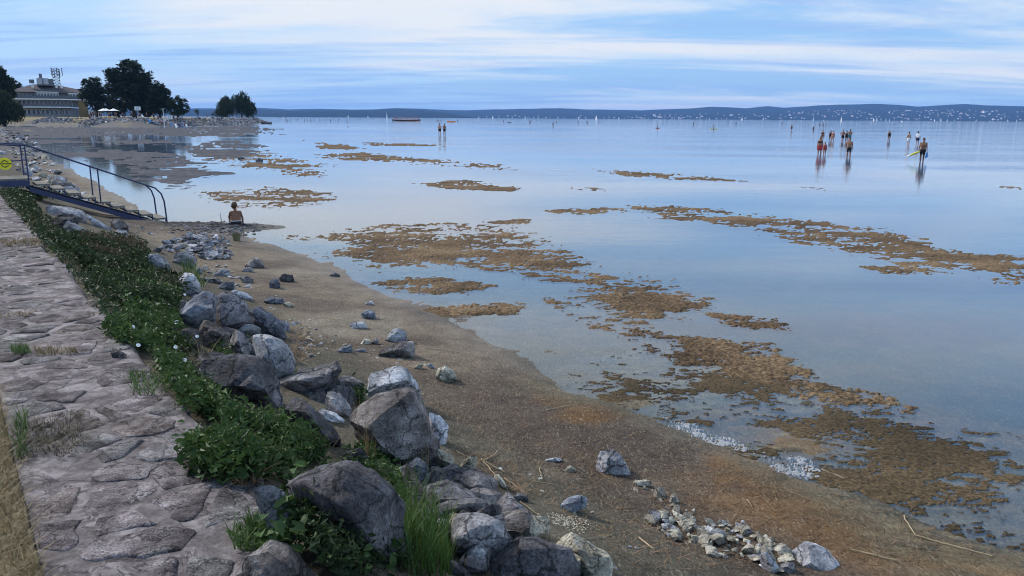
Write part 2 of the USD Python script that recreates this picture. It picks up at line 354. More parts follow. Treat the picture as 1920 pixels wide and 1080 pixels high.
M['water'] = mat('water', {
    'g': ('geometry', {}), 'd': ('attribute', {'attribute': 'depth'}),
    'e': ('math', {'math_type': 'multiply', 'value2': -8.0}), 'ex': ('math', {'math_type': 'exponent'}), 'inv': ('math', {'math_type': 'subtract', 'value1': 1.0}),
    't': ('transparent_bsdf', {'color': (0.91, 0.93, 0.91)}), 'df': ('diffuse_bsdf', {}), 'mm': ('mapping', {'mapping_type': 'point', 'rotation': (0, 0, 0.3), 'scale': (0.10, 0.34, 1)}), 'mn': ('noise_texture', {'scale': 1.0, 'detail': 6.0, 'roughness': 0.62, 'distortion': 0.5}), 'mr': ('rgb_ramp', {'ramp': [(0.36, (0.050, 0.085, 0.150)), (0.50, (0.085, 0.135, 0.215)), (0.64, (0.125, 0.190, 0.250))]}), 'body': ('mix_closure', {}),
    'dt': ('vector_math', {'math_type': 'dot_product'}), 'ab': ('math', {'math_type': 'absolute'}), 'om': ('math', {'math_type': 'subtract', 'value1': 1.0}), 'p5': ('math', {'math_type': 'power', 'value2': 5.0}), 'f': ('math', {'math_type': 'multiply_add', 'value2': 0.98, 'value3': 0.02}), 'gl': ('glossy_bsdf', {'color': (1, 1, 1), 'roughness': 0.05}),
    'm1': ('mapping', {'mapping_type': 'point', 'rotation': (0, 0, -0.25), 'scale': (0.55, 2.2, 1)}),
    'n1': ('noise_texture', {'scale': 1.0, 'detail': 4.0, 'roughness': 0.55, 'distortion': 0.4}),
    'm2': ('mapping', {'mapping_type': 'point', 'rotation': (0, 0, -0.1), 'scale': (0.02, 0.07, 1)}), 'n2': ('noise_texture', {'scale': 1.0, 'detail': 3.0}),
    'r2': ('map_range', {'range_type': 'smoothstep', 'from_min': 0.40, 'from_max': 0.65, 'to_min': 0.15, 'to_max': 1.0, 'clamp': True}),
    'dd': ('map_range', {'from_min': 0.05, 'from_max': 0.5, 'to_min': 0.04, 'to_max': 1.0, 'clamp': True}),
    'h': ('math', {'math_type': 'multiply'}), 'h2': ('math', {'math_type': 'multiply'}),
    'b': ('bump', {'strength': 1.0, 'distance': 0.055}), 'm': ('mix_closure', {})},
    [('g.position', 'mm.vector'), ('mm.vector', 'mn.vector'), ('mn.fac', 'mr.fac'), ('mr.color', 'df.color'), ('d.fac', 'e.value1'), ('e.value', 'ex.value1'), ('ex.value', 'inv.value2'), ('inv.value', 'body.fac'), ('t.BSDF', 'body.closure1'), ('df.BSDF', 'body.closure2'),
     ('g.position', 'm1.vector'), ('m1.vector', 'n1.vector'), ('g.position', 'm2.vector'), ('m2.vector', 'n2.vector'), ('n2.fac', 'r2.value'),
     ('d.fac', 'dd.value'), ('r2.result', 'h.value1'), ('dd.result', 'h.value2'), ('h.value', 'h2.value1'), ('n1.fac', 'h2.value2'),
     ('h2.value', 'b.height'), ('b.normal', 'gl.normal'),
     ('g.incoming', 'dt.vector1'), ('g.true_normal', 'dt.vector2'), ('dt.value', 'ab.value1'), ('ab.value', 'om.value2'), ('om.value', 'p5.value1'), ('p5.value', 'f.value1'), ('f.value', 'm.fac'), ('body.closure', 'm.closure1'), ('gl.BSDF', 'm.closure2')], surface='m.closure')


def weed_mat(name, a, b, c, scale=22.0):
    return mat(name, {'g': ('geometry', {}), 'n': ('noise_texture', {'scale': scale, 'detail': 6.0, 'roughness': 0.75}), 'n2': ('noise_texture', {'scale': 0.8, 'detail': 3.0}),
                      'mx': ('math', {'math_type': 'multiply_add', 'value2': 0.45}), 'sb': ('math', {'math_type': 'subtract', 'value2': 0.225}),
                      'r': ('rgb_ramp', {'ramp': [(0.34, a), (0.52, b), (0.68, c)]}), 'b': ('bump', {'strength': 0.8, 'distance': 0.015}),
                      'p': ('principled_bsdf', {'roughness': 0.85, 'specular_ior_level': 0.08})},
               [('g.position', 'n.vector'), ('g.position', 'n2.vector'), ('n2.fac', 'mx.value1'), ('n.fac', 'mx.value3'), ('mx.value', 'sb.value1'), ('sb.value', 'r.fac'), ('r.color', 'p.base_color'), ('n.fac', 'b.height'), ('b.normal', 'p.normal')])


M['waterweed'] = weed_mat('waterweed', (0.030, 0.021, 0.015), (0.115, 0.076, 0.044), (0.25, 0.175, 0.105))
M['mud'] = weed_mat('mud', (0.030, 0.030, 0.038), (0.062, 0.061, 0.073), (0.110, 0.108, 0.122), 3.0)
M['foam'] = weed_mat('foam', (0.16, 0.165, 0.18), (0.30, 0.31, 0.33), (0.50, 0.51, 0.53), 60.0)
M['forest'] = mat('forest', {'g': ('geometry', {}), 'n': ('noise_texture', {'scale': 0.012, 'detail': 8.0, 'roughness': 0.7}), 'r': ('rgb_ramp', {'ramp': [(0.35, (0.010, 0.016, 0.020)), (0.6, (0.022, 0.032, 0.034)), (0.75, (0.06, 0.065, 0.05))]}),
                          'p': ('principled_bsdf', {'roughness': 0.95, 'specular_ior_level': 0.0})}, [('g.position', 'n.vector'), ('n.fac', 'r.fac'), ('r.color', 'p.base_color')])
M['haze'] = mat('haze', {'v': ('principled_volume', {'color': (0.22, 0.45, 0.96), 'density': 6.0e-5, 'anisotropy': 0.1})}, [], surface=None, volume='v.volume')
M['mortar'] = mat('mortar', {
    'g': ('geometry', {}), 'n1': ('noise_texture', {'scale': 6.5, 'detail': 8.0, 'roughness': 0.72, 'distortion': 0.6}), 'n2': ('noise_texture', {'scale': 38.0, 'detail': 6.0, 'roughness': 0.75}),
    'v': ('voronoi_texture', {'scale': 2.3, 'feature': 'distance_to_edge'}), 'vr': ('map_range', {'from_min': 0.0, 'from_max': 0.012, 'to_min': 0.35, 'to_max': 1.0, 'clamp': True}),
    'wv': ('vector_math', {'math_type': 'multiply_add', 'vector2': (0.35, 0.35, 0.35)}),
    'r': ('rgb_ramp', {'ramp': [(0.36, (0.080, 0.067, 0.069)), (0.50, (0.162, 0.140, 0.144)), (0.62, (0.285, 0.252, 0.257))]}), 's': ('math', {'math_type': 'multiply_add', 'value2': 0.35}),
    'sb': ('math', {'math_type': 'subtract', 'value2': 0.175}),
    'c': ('combine_color', {}), 'mul': ('mix', {'mix_type': 'multiply', 'fac': 0.45}), 'h': ('math', {'math_type': 'multiply_add', 'value2': 1.2}),
    'b': ('bump', {'strength': 1.0, 'distance': 0.011}), 'p': ('principled_bsdf', {'roughness': 0.9, 'specular_ior_level': 0.2})},
    [('g.position', 'n1.vector'), ('g.position', 'n2.vector'), ('n1.color', 'wv.vector1'), ('g.position', 'wv.vector3'), ('wv.vector', 'v.vector'), ('v.distance', 'vr.value'),
     ('n2.fac', 's.value1'), ('n1.fac', 's.value3'), ('s.value', 'sb.value1'), ('sb.value', 'r.fac'), ('vr.result', 'c.r'), ('vr.result', 'c.g'), ('vr.result', 'c.b'), ('r.color', 'mul.color1'), ('c.color', 'mul.color2'),
     ('mul.color', 'p.base_color'), ('n2.fac', 'h.value1'), ('vr.result', 'h.value3'), ('h.value', 'b.height'), ('b.normal', 'p.normal')])
M['paving'] = [rock_mat('paving_purple', (0.058, 0.046, 0.050), (0.120, 0.099, 0.104), (0.23, 0.205, 0.21), 9.0, 0.4, 0.006),
               rock_mat('paving_grey', (0.062, 0.056, 0.058), (0.126, 0.116, 0.119), (0.235, 0.22, 0.224), 9.0, 0.4, 0.006),
               rock_mat('paving_red', (0.056, 0.044, 0.043), (0.115, 0.092, 0.089), (0.21, 0.185, 0.18), 9.0, 0.4, 0.006)]

# ------------------------------------------------------------------ ground sheet, lake, mats of weed
az = np.concatenate([np.arange(-44, 40, 0.13), np.arange(40, 316, 4.0)])
az = np.radians(np.unique(np.round(az, 4)))


def radii(r0, r1, px):
    r = [r0]
    while r[-1] < r1:
        r.append(r[-1] + min(max(r[-1] ** 2 / (CZ * 773) * px, 0.008), 0.12 * r[-1]))
    return np.array(r)


def polar_sheet(rs, wrap=True):
    a, r = np.meshgrid(az, rs, indexing='ij')
    x, y = np.sin(a) * r, np.cos(a) * r
    n, m = a.shape
    i, j = np.meshgrid(np.arange(n if wrap else n - 1), np.arange(m - 1), indexing='ij')
    i2 = (i + 1) % n
    q = np.stack([i * m + j, i2 * m + j, i2 * m + j + 1, i * m + j + 1], -1).reshape(-1, 4)
    return x.ravel(), y.ravel(), q


rs = radii(2.2, 60, 2.0)
rs = np.concatenate([[0.0001, 0.8, 1.5], rs, np.geomspace(rs[-1] * 1.05, 900, 60), np.geomspace(1000, 28000, 10)])
gx, gy, gq = polar_sheet(rs)
gh = height(gx, gy)
ground = struct('ground', (np.stack([gx, gy, gh], 1), gq), M['ground'], smooth=True)
# the built surface as a table, for setting things down on it
from scipy.ndimage import map_coordinates
_na, _rs0 = int((az < math.radians(40)).sum()), 3
_az0, _lr = az[:_na], np.log(rs[_rs0:])
_tab = gh.reshape(len(az), len(rs))[:_na, _rs0:]


def ground_z(x, y):
    x, y = np.atleast_1d(np.asarray(x, float)), np.atleast_1d(np.asarray(y, float))
    a = np.interp(np.arctan2(x, y), _az0, np.arange(_na)); r = np.interp(np.log(np.hypot(x, y) + 1e-9), _lr, np.arange(len(_lr)))
    return map_coordinates(_tab, [a, r], order=1, mode='nearest')


_R = np.concatenate([np.geomspace(2.0, 45, 900), np.geomspace(45.5, 900, 700)])


def hits(px, py, lift=0.0, far=900):
    """Where the rays of these pixels first meet the terrain (raised by lift); rays that miss are dropped."""
    px, py = np.atleast_1d(np.asarray(px, float)), np.atleast_1d(np.asarray(py, float))
    d = CAM_F + CAM_R * ((px[:, None] - 960) / FPX) - CAM_U * ((py[:, None] - 540) / FPX)
    d = d / np.hypot(d[:, 0], d[:, 1])[:, None]
    a = np.interp(np.arctan2(d[:, 0], d[:, 1]), _az0, np.arange(_na))
    R_ = _R[_R < far]; rr = np.interp(np.log(R_), _lr, np.arange(len(_lr)))
    out = []
    for i0 in range(0, len(px), 2000):
        A_, B_ = np.meshgrid(a[i0:i0 + 2000], rr, indexing='ij')
        z = map_coordinates(_tab, [A_, B_], order=1, mode='nearest')
        dd = d[i0:i0 + 2000]
        below = CZ + dd[:, 2:3] * R_[None] <= z + lift
        ok = below.any(1); k = below.argmax(1)
        out.append((np.array([0, 0, CZ]) + dd * R_[k][:, None])[ok])
    out = np.vstack(out)
    # the footpath lies on the sheet
    dz = out - (0, 0, CZ)
    q = np.array([0, 0, CZ]) + dz * ((1.305 - CZ) / dz[:, 2])[:, None]
    s_, t_ = st(q[:, 0], q[:, 1])
    on = (s_ > -6) & (s_ < 33) & (t_ > -0.86) & (t_ < 0.0)
    out[on] = q[on]
    return out


def hit(px, py, lift=0.0):
    p = hits([px], [py], lift)
    return p[0] if len(p) else at_dist(px, py, 900)


gs, gt = st(gx, gy)
gr = np.hypot(gx, gy)
tw_ = np.interp(gs, WL_S, WL_T)
col = np.zeros((len(gx), 3)) + (0.138, 0.110, 0.085)                                   # dry shore


def blend(c, w):
    global col
    w = np.clip(w, 0, 1)[:, None]
    col = col * (1 - w) + np.array(c) * w


blend((0.088, 0.070, 0.057), sstep(0.42, 0.58, fb(gx, gy, 0.9, 4, 21)))                     # darker damp soil
blend((0.165, 0.140, 0.112), sstep(0.55, 0.7, fb(gx, gy, 0.5, 3, 22)) * (gs > 3))
blend((0.064, 0.049, 0.040), sstep(5.5, 2.0, gs) * sstep(0.28, 0.5, fb(gx, gy, 1.3, 4, 23)) * (gt > 1.5))
blend((0.120, 0.064, 0.026), 0.85 * sstep(1.0, 0.2, np.abs(gt - tw_ + 0.55)) * sstep(4.0, 2.5, gs) * sstep(0.42, 0.6, fb(gx, gy, 1.4, 5, 24)))   # rusty weed
blend((0.052, 0.049, 0.032), sstep(-0.5, 0.5, gt - tw_) * sstep(6.5, 3.0, gs))               # olive bed in the shallows
blend((0.105, 0.068, 0.032), 0.8 * sstep(0.0, 1.0, gt - tw_) * sstep(7.0, 3.0, gs) * sstep(0.46, 0.60, fb(gx, gy, 0.9, 5, 25)))
blend((0.115, 0.110, 0.085), sstep(0.1, 1.0, gt - tw_) * sstep(4.0, 8.0, gs))
ol = poly_sd(OLIVE, gx, gy)
olw = sstep(-0.5, 0.5, ol + 1.2 * (fb(gx, gy, 0.9, 4, 28) - 0.5))
blend((0.105, 0.086, 0.055), olw)
blend((0.125, 0.080, 0.042), 0.9 * olw * sstep(0.50, 0.60, fb(gx, gy, 0.7, 5, 26)))
blend((0.045, 0.042, 0.032), 0.8 * olw * sstep(0.50, 0.62, fb(gx * 0.5, gy * 1.6, 5.0, 4, 27)))
blend((0.20, 0.17, 0.10), 0.5 * olw * sstep(0.60, 0.70, fb(gx * 0.6, gy * 1.5, 9.0, 3, 29)))
blend((0.030, 0.027, 0.028), 1.2 * np.exp(-(((gx - BOY[0] + 0.8) / 1.7) ** 2 + ((gy - BOY[1]) / 0.9) ** 2)) * 1.4)
blend((0.075, 0.066, 0.050), sstep(2.9, 2.2, gt) * (gt > -0.3))                              # earth between the boulders
blend((0.15, 0.118, 0.072), sstep(-0.80, -0.88, gt) * (gr < 120))                             # dry lawn
blend((0.075, 0.070, 0.074), sstep(36, 70, gs) * (gt > 1.0))
sp = poly_sd(SPIT, gx, gy)
blend((0.21, 0.165, 0.09), sstep(3.5, 5.5, sp))
blend((0.085, 0.083, 0.082), (sp > -3) * sstep(5.5, 3.5, sp))
primvar(ground, 'soil', col, True)
primvar(ground, 'wet', np.clip(sstep(0.12, 0.0, gh) * (gt > 2), 0, 1))

lr = radii(2.6, 120, 3.0)
lr = np.concatenate([lr, np.geomspace(lr[-1] * 1.08, 28000, 60)])
lx, ly, lq = polar_sheet(lr)
lh = height(lx, ly)
ls_, lt_ = st(lx, ly)
keep = (lh < 0.03)
lq = lq[keep[lq].any(1)]
lu, lq = np.unique(lq, return_inverse=True)
lx, ly, lh = lx[lu], ly[lu], lh[lu]
water = struct('water', (np.stack([lx, ly, np.zeros(len(lx))], 1), lq.reshape(-1, 4)), M['water'], smooth=True)
primvar(water, 'depth', np.clip(-lh, 0, 10))


def mats(polys, seed, freq, cover, rise=0.016, fw=0.32, da=0.0010, px=0.9):
    """Matted weed lying on the water: a bumpy sheet wherever the noise leaves it, inside each outline (given by the ground points)."""
    vs, fs, n = [], [], 0
    for k, (poly, cov) in enumerate(polys):
        P = np.array([at(x, y, 0.0)[:2] for x, y in poly])
        a = np.arctan2(P[:, 0], P[:, 1]); r = np.hypot(P[:, 0], P[:, 1])
        aa = np.arange(a.min() - 0.03, a.max() + 0.03, da)
        rr = radii(r.min() * 0.97, r.max() * 1.03, px)
        A, R_ = np.meshgrid(aa, rr, indexing='ij')
        x, y = np.sin(A) * R_, np.cos(A) * R_
        sd = poly_sd(P, x, y)
        w = 0.10 * math.sqrt(abs(sg.Polygon(P).area)) + 0.05
        base = np.clip(np.where(sd < 0, 2.4 * sd / w, sd / w), -9, 1.0)
        f = freq * (14.0 / np.clip(r.mean(), 6, 90)) ** 0.6
        xs, ys = st(x, y)
        nz = (0.72 - fw) * fb(x * 0.5, y, f, 4, seed + k) + 0.28 * fb(x * 0.6, y, f * 4.0, 3, seed + 50 + k) + fw * fb(x * 0.6, y, f * 14.0, 2, seed + 70 + k)
        val = base * 0.22 + (nz - 0.5) * 3.8 + (cov + cover) * 0.8 - 0.08
        z = np.clip(val, -0.05, 0.5) * rise * 3 * (0.5 + fb(x, y, f * 9, 2, seed + 90)) + 0.003
        z = np.where(val < 0, -0.02, z)
        m = x.shape[1]
        i, j = np.meshgrid(np.arange(x.shape[0] - 1), np.arange(m - 1), indexing='ij')
        q = np.stack([i * m + j, (i + 1) * m + j, (i + 1) * m + j + 1, i * m + j + 1], -1).reshape(-1, 4)
        ok = (val > 0).ravel()
        q = q[ok[q].sum(1) >= 2]
        u, inv = np.unique(q, return_inverse=True)
        vs.append(np.stack([x.ravel(), y.ravel(), z.ravel()], 1)[u]); fs.append(inv.reshape(-1, 4) + n); n += len(u)
    return np.vstack(vs), np.vstack(fs)


WEED = [
    ([(560, 442), (650, 430), (760, 421), (880, 419), (960, 428), (1020, 446), (1080, 480), (1130, 498), (1200, 520), (1265, 545), (1300, 572), (1230, 592), (1180, 582), (1130, 562), (1050, 532), (980, 507), (900, 497), (800, 492), (700, 497), (640, 490), (610, 473), (680, 458), (620, 450)], 0.10),
    ([(900, 415), (990, 410), (1010, 425), (930, 425)], 0.0),
    ([(690, 530), (800, 518), (930, 535), (860, 552), (740, 546)], 0.02), ([(780, 582), (900, 568), (1010, 570), (960, 588), (830, 594)], 0.0),
    ([(1190, 388), (1290, 386), (1420, 402), (1560, 418), (1660, 428), (1700, 445), (1800, 460), (1925, 488), (1925, 522), (1800, 502), (1680, 492), (1600, 477), (1500, 457), (1400, 432), (1300, 417), (1220, 408)], 0.06),
    ([(1020, 395), (1120, 388), (1210, 392), (1160, 402), (1050, 404)], -0.12), ([(1820, 520), (1925, 508), (1925, 548), (1870, 535)], 0.02),
    ([(380, 362), (500, 350), (570, 356), (640, 372), (560, 390), (480, 394), (400, 380)], 0.02),
    ([(590, 290), (680, 286), (800, 297), (930, 308), (955, 319), (850, 312), (720, 304), (620, 298)], 0.08), ([(680, 267), (830, 271), (830, 275), (700, 273)], 0.05),
    ([(560, 262), (640, 270), (700, 282), (600, 280)], -0.15),
    ([(780, 343), (870, 337), (970, 350), (960, 360), (840, 354)], 0.06), ([(1100, 317), (1200, 321), (1330, 331), (1400, 341), (1300, 339), (1180, 331)], 0.06),
    ([(1050, 349), (1140, 351), (1140, 359), (1070, 357)], 0.0), ([(370, 290), (480, 280), (620, 312), (600, 332), (480, 318), (390, 302)], -0.06),
    ([(1150, 618), (1280, 628), (1440, 650), (1490, 682), (1520, 712), (1700, 750), (1760, 790), (1560, 760), (1400, 715), (1280, 690), (1180, 655)], -0.10),
    ([(1330, 588), (1480, 600), (1470, 618), (1350, 612)], -0.1), ([(1020, 560), (1200, 590), (1250, 630), (1130, 620), (1040, 590)], -0.16),
    ([(1620, 500), (1760, 500), (1800, 515), (1660, 515)], -0.1), ([(1480, 350), (1560, 352), (1550, 360)], -0.05), ([(1830, 345), (1925, 352), (1925, 360)], -0.1),
]
weed = struct('waterweed', mats(WEED, 300, 1.25, 0.0), M['waterweed'], smooth=True, kind='stuff', label='brown mats of matted waterweed floating across the shallow lake')
data(weed, category='waterweed')
MUD = [
    ([(-20, 236), (120, 238), (300, 240), (480, 236), (495, 246), (430, 256), (250, 254), (100, 258), (-20, 256)], 0.17),
    ([(-20, 262), (120, 262), (220, 268), (150, 282), (60, 274), (-20, 270)], 0.02), ([(100, 285), (230, 280), (330, 292), (400, 305), (300, 318), (180, 306)], 0.08),
    ([(330, 275), (430, 262), (500, 272), (470, 290), (400, 300)], 0.08), ([(220, 310), (380, 310), (420, 325), (330, 345), (250, 338)], 0.0),
    ([(300, 348), (380, 340), (380, 352), (320, 358)], -0.1), ([(180, 262), (340, 262), (350, 272), (230, 276)], -0.1),
]
mud = struct('mud_flat', mats(MUD, 700, 0.5, 0.0, 0.02), M['mud'], smooth=True, kind='structure')
M['olive_weed'] = weed_mat('olive_weed', (0.024, 0.019, 0.013), (0.072, 0.052, 0.030), (0.15, 0.105, 0.060), 30.0)
OL = [(1020, 735), (1110, 662), (1220, 650), (1480, 695), (1700, 760), (1925, 820), (2000, 1000), (1950, 1100), (1720, 1085), (1560, 970), (1420, 880), (1250, 805)]
ow = struct('waterweed', mats([(OL, -0.30), ([(1250, 690), (1480, 700), (1750, 790), (1900, 900), (1700, 950), (1450, 830)], -0.22), ([(1100, 700), (1300, 720), (1350, 790), (1150, 770)], -0.2), ([(1560, 880), (1925, 930), (1925, 1060), (1750, 1040)], -0.17)], 810, 1.5, 0.0, 0.006, 0.20), M['olive_weed'], smooth=True, kind='stuff', label='thin olive and rusty weed spread over the shallows at the lower right')
data(ow, category='waterweed')
FOAM = [([(1255, 785), (1300, 792), (1345, 815), (1400, 840), (1445, 850), (1480, 880), (1535, 885), (1545, 898), (1490, 902), (1455, 885), (1430, 862), (1370, 852), (1310, 830), (1260, 800)], 0.03),
        ([(1475, 858), (1510, 855), (1535, 885), (1500, 885)], -0.02)]
fo = struct('foam', mats(FOAM, 900, 5.5, -0.10, 0.003), M['foam'], smooth=True, kind='stuff', label='white foam scum along the water edge of the muddy shore')
data(fo, category='foam')

# ------------------------------------------------------------------ hills across the lake, air
SKYLINE = [(-900, 200), (200, 204), (350, 203), (400, 203), (480, 202), (540, 205), (600, 204), (660, 206), (700, 205), (740, 203), (780, 204), (830, 206), (880, 207), (930, 205), (1000, 204), (1050, 203), (1100, 205), (1150, 206), (1200, 207), (1250, 205), (1300, 203), (1330, 200), (1360, 201), (1400, 203), (1440, 199), (1470, 202), (1520, 199), (1580, 197), (1650, 195), (1690, 197), (1720, 200), (1770, 197), (1810, 195), (1850, 198), (1920, 199), (2600, 196)]


def hills(skyline, d0, d1, seed, rough):
    px = np.arange(skyline[0][0], skyline[-1][0], 6.0)
    top = np.interp(px, *np.array(skyline).T)
    top = top + (fb(px, px * 0, 0.02, 4, seed) - 0.5) * rough
    ks = np.concatenate([[0], np.linspace(0.02, 1, 16), [1.15, 1.4]])
    v = []
    for p, tpx in zip(px, top):
        d = ray(p, tpx); hd = math.hypot(d[0], d[1]); zr = CZ + d[2] / hd * d1
        for k in ks:
            r = d0 + (d1 - d0) * k
            prof = min(k, 1) ** 0.8 if k <= 1 else 1 - (k - 1) * 1.5
            q = np.array([d[0] / hd * r, d[1] / hd * r])
            z = max(zr, 2) * prof * (1 + (0.35 * (fb(q[0], q[1], 0.0016, 4, seed + 3) - 0.5) if 0 < k < 1 else 0)) + (0.8 if k > 0 else -3)
            v.append([*q, z])
    n, m = len(px), len(ks)
    i, j = np.meshgrid(np.arange(n - 1), np.arange(m - 1), indexing='ij')
    f = np.stack([i * m + j, (i + 1) * m + j, (i + 1) * m + j + 1, i * m + j + 1], -1).reshape(-1, 4)
    return np.array(v), f


struct('hills', hills(SKYLINE, 7200, 9500, 5, 1.6), M['forest'], smooth=True)
struct('hills', hills([(-900, 206), (300, 206), (480, 206), (560, 208), (640, 207), (700, 207), (745, 204), (790, 206), (840, 212), (875, 219), (890, 221)], 5200, 6400, 9, 1.2), M['forest'], smooth=True)
hz = trimesh.creation.box([30000, 16000, 230.0]); hz.apply_translation([0, 6500, 230 / 2 - 5.0])
hz = struct('haze', hz, M['haze'], kind='stuff')

# ------------------------------------------------------------------ stone footpath
path = UsdGeom.Xform.Define(stage, '/World/path').GetPrim()
data(path, kind='structure', label='footpath of irregular flat stones set in grey mortar')
prng = np.random.default_rng(21)


def path_edge(s):
    return 0.03 * np.sin(s * 2.1) + 0.08 * (fb(s, s * 0, 1.3, 3, 31) - 0.5) - 0.10 * np.exp(-((s - 0.0) / 0.25) ** 2) - 0.07 * np.exp(-((s + 0.9) / 0.3) ** 2)


ss = np.concatenate([np.arange(-6, 14, 0.06), np.arange(14, 34, 0.4)])
tt = np.linspace(0, 1, 22)
S, K = np.meshgrid(ss, tt, indexing='ij')
T = -0.86 + (path_edge(S) + 0.86) * K
PX, PY = xy(S, T)
PZ = 1.2955 + (fb(PX, PY, 2.5, 4, 33) - 0.5) * 0.016 + (fb(PX, PY, 18, 3, 34) - 0.5) * 0.010 - 0.05 * np.clip((K - 0.97) / 0.03, 0, 1) ** 2
n, m = S.shape
i, j = np.meshgrid(np.arange(n - 1), np.arange(m - 1), indexing='ij')
top = np.stack([i * m + j, i * m + j + 1, (i + 1) * m + j + 1, (i + 1) * m + j], -1).reshape(-1, 4)[:, ::-1]
V = np.stack([PX.ravel(), PY.ravel(), PZ.ravel()], 1)
sk = V.reshape(n, m, 3)[:, -1].copy(); sk[:, 2] = 0.75; sk[:, :2] += NRM * 0.02
b0 = len(V); V = np.vstack([V, sk])
side = np.array([[k * m + m - 1, (k + 1) * m + m - 1, b0 + k + 1, b0 + k] for k in range(n - 1)])[:, ::-1]
part(path, 'mortar_bed', (V, np.vstack([top, side])), M['mortar'], smooth=50)

pts = []
for s in np.arange(-3.2, 16, 0.235):
    for t in np.arange(-1.1, 0.25, 0.30):
        pts.append((s + prng.uniform(-0.11, 0.11), t + prng.uniform(-0.13, 0.13)))
pts = np.array(pts)
vor = Voronoi(pts)
JOINTS = [6.35, 3.05, 9.7, 12.4]
strip = sg.Polygon([(s, -0.845) for s in np.arange(-2.9, 15.6, 0.1)] + [(s, path_edge(s) - 0.015) for s in np.arange(15.6, -2.9, -0.1)])
nst = 0
for reg in vor.point_region:
    r = vor.regions[reg]
    if not r or -1 in r:
        continue
    g = sg.Polygon(vor.vertices[r])
    if not g.is_valid or prng.random() < 0.14:
        continue
    g = g.buffer(-prng.uniform(0.010, 0.042)).intersection(strip).buffer(-0.02).buffer(0.02, 3)
    for jt in JOINTS:
        g = g.difference(sg.box(jt - 0.05, -2, jt + 0.05, 1))
    if g.geom_type != 'Polygon' or g.area < 0.012:
        continue
    rim = np.array(g.segmentize(0.07).exterior.coords)[:-1]
    rim = rim + (np.stack([fb(rim[:, 0], rim[:, 1], 14, 2, 41), fb(rim[:, 0], rim[:, 1], 14, 2, 42)], 1) - 0.5) * 0.075
    c = rim.mean(0); nr = len(rim)
    base = 1.300 + prng.uniform(-0.004, 0.004)
    inner = c + (rim - c) * 0.86
    tilt = prng.normal(0, 0.02, 2)

    def lay(p, z):
        x, y = xy(p[:, 0], p[:, 1])
        return np.stack([x, y, z + (p - c) @ tilt + (fb(x, y, 9, 3, 44) - 0.5) * 0.014], 1)
    v = np.vstack([lay(rim, base - 0.05), lay(rim, base - 0.004), lay(inner, base + 0.005), lay(c[None], base + 0.003)])
    k = np.arange(nr); k2 = (k + 1) % nr
    f = np.vstack([np.stack([k, nr + k, nr + k2], 1), np.stack([k, nr + k2, k2], 1), np.stack([nr + k, 2 * nr + k, 2 * nr + k2], 1), np.stack([nr + k, 2 * nr + k2, nr + k2], 1), np.stack([2 * nr + k, np.full(nr, 3 * nr), 2 * nr + k2], 1)])
    if np.cross(v[f[0, 1]] - v[f[0, 0]], v[f[0, 2]] - v[f[0, 0]]) @ (v[f[0, 0]] - v[-1]) < 0:
        f = f[:, ::-1]
    part(path, 'paving_stone', (v, f), M['paving'][int(prng.choice(3, p=[0.5, 0.36, 0.14]))], smooth=40)
    nst += 1

# ------------------------------------------------------------------ boulders and shore stones
def refine_rock(points, seed, size, fine, rough=0.03, soft=2):
    h = manifold3d.Manifold.hull_points(np.asarray(points, float))
    cr = np.random.default_rng(seed + 1)
    cen = np.asarray(points).mean(0)
    for _ in range(7):                                  # knock corners off, as broken stone has
        nv = cr.normal(size=3); nv[2] = abs(nv[2]) * 0.8; nv /= np.linalg.norm(nv)
        reach = ((np.asarray(points) - cen) @ nv).max()
        h = h.trim_by_plane(tuple(-nv), float(-(cen @ nv + reach * cr.uniform(0.78, 0.97))))
    h = h.refine_to_length(size * fine)
    m = h.to_mesh()
    t = trimesh.Trimesh(m.vert_properties[:, :3], m.tri_verts, process=True)
    if soft:
        trimesh.smoothing.filter_laplacian(t, lamb=0.5, iterations=soft)
    v = np.array(t.vertices); nrm = np.array(t.vertex_normals)
    off = np.random.default_rng(seed).uniform(0, 50, 3)
    q = (v / size)
    d = (fbm(q * 2.2 + off, 4, 3) - 0.5) * rough * 2.4 + (fbm(q * 7 + off, 3, 9) - 0.5) * rough * 1.0
    rid = np.abs(fbm(q * 1.6 + off + 9, 3, 5) - 0.5) * 2
    d = d - np.clip(0.10 - rid, 0, 0.1) * rough * 7
    stepn = fbm(q * 3.1 + off + 20, 2, 6)
    d = d + (np.floor(stepn * 7) / 7 - stepn) * rough * 0.9
    t.vertices = v + nrm * (d * size)[:, None]
    return t


PLACED = []


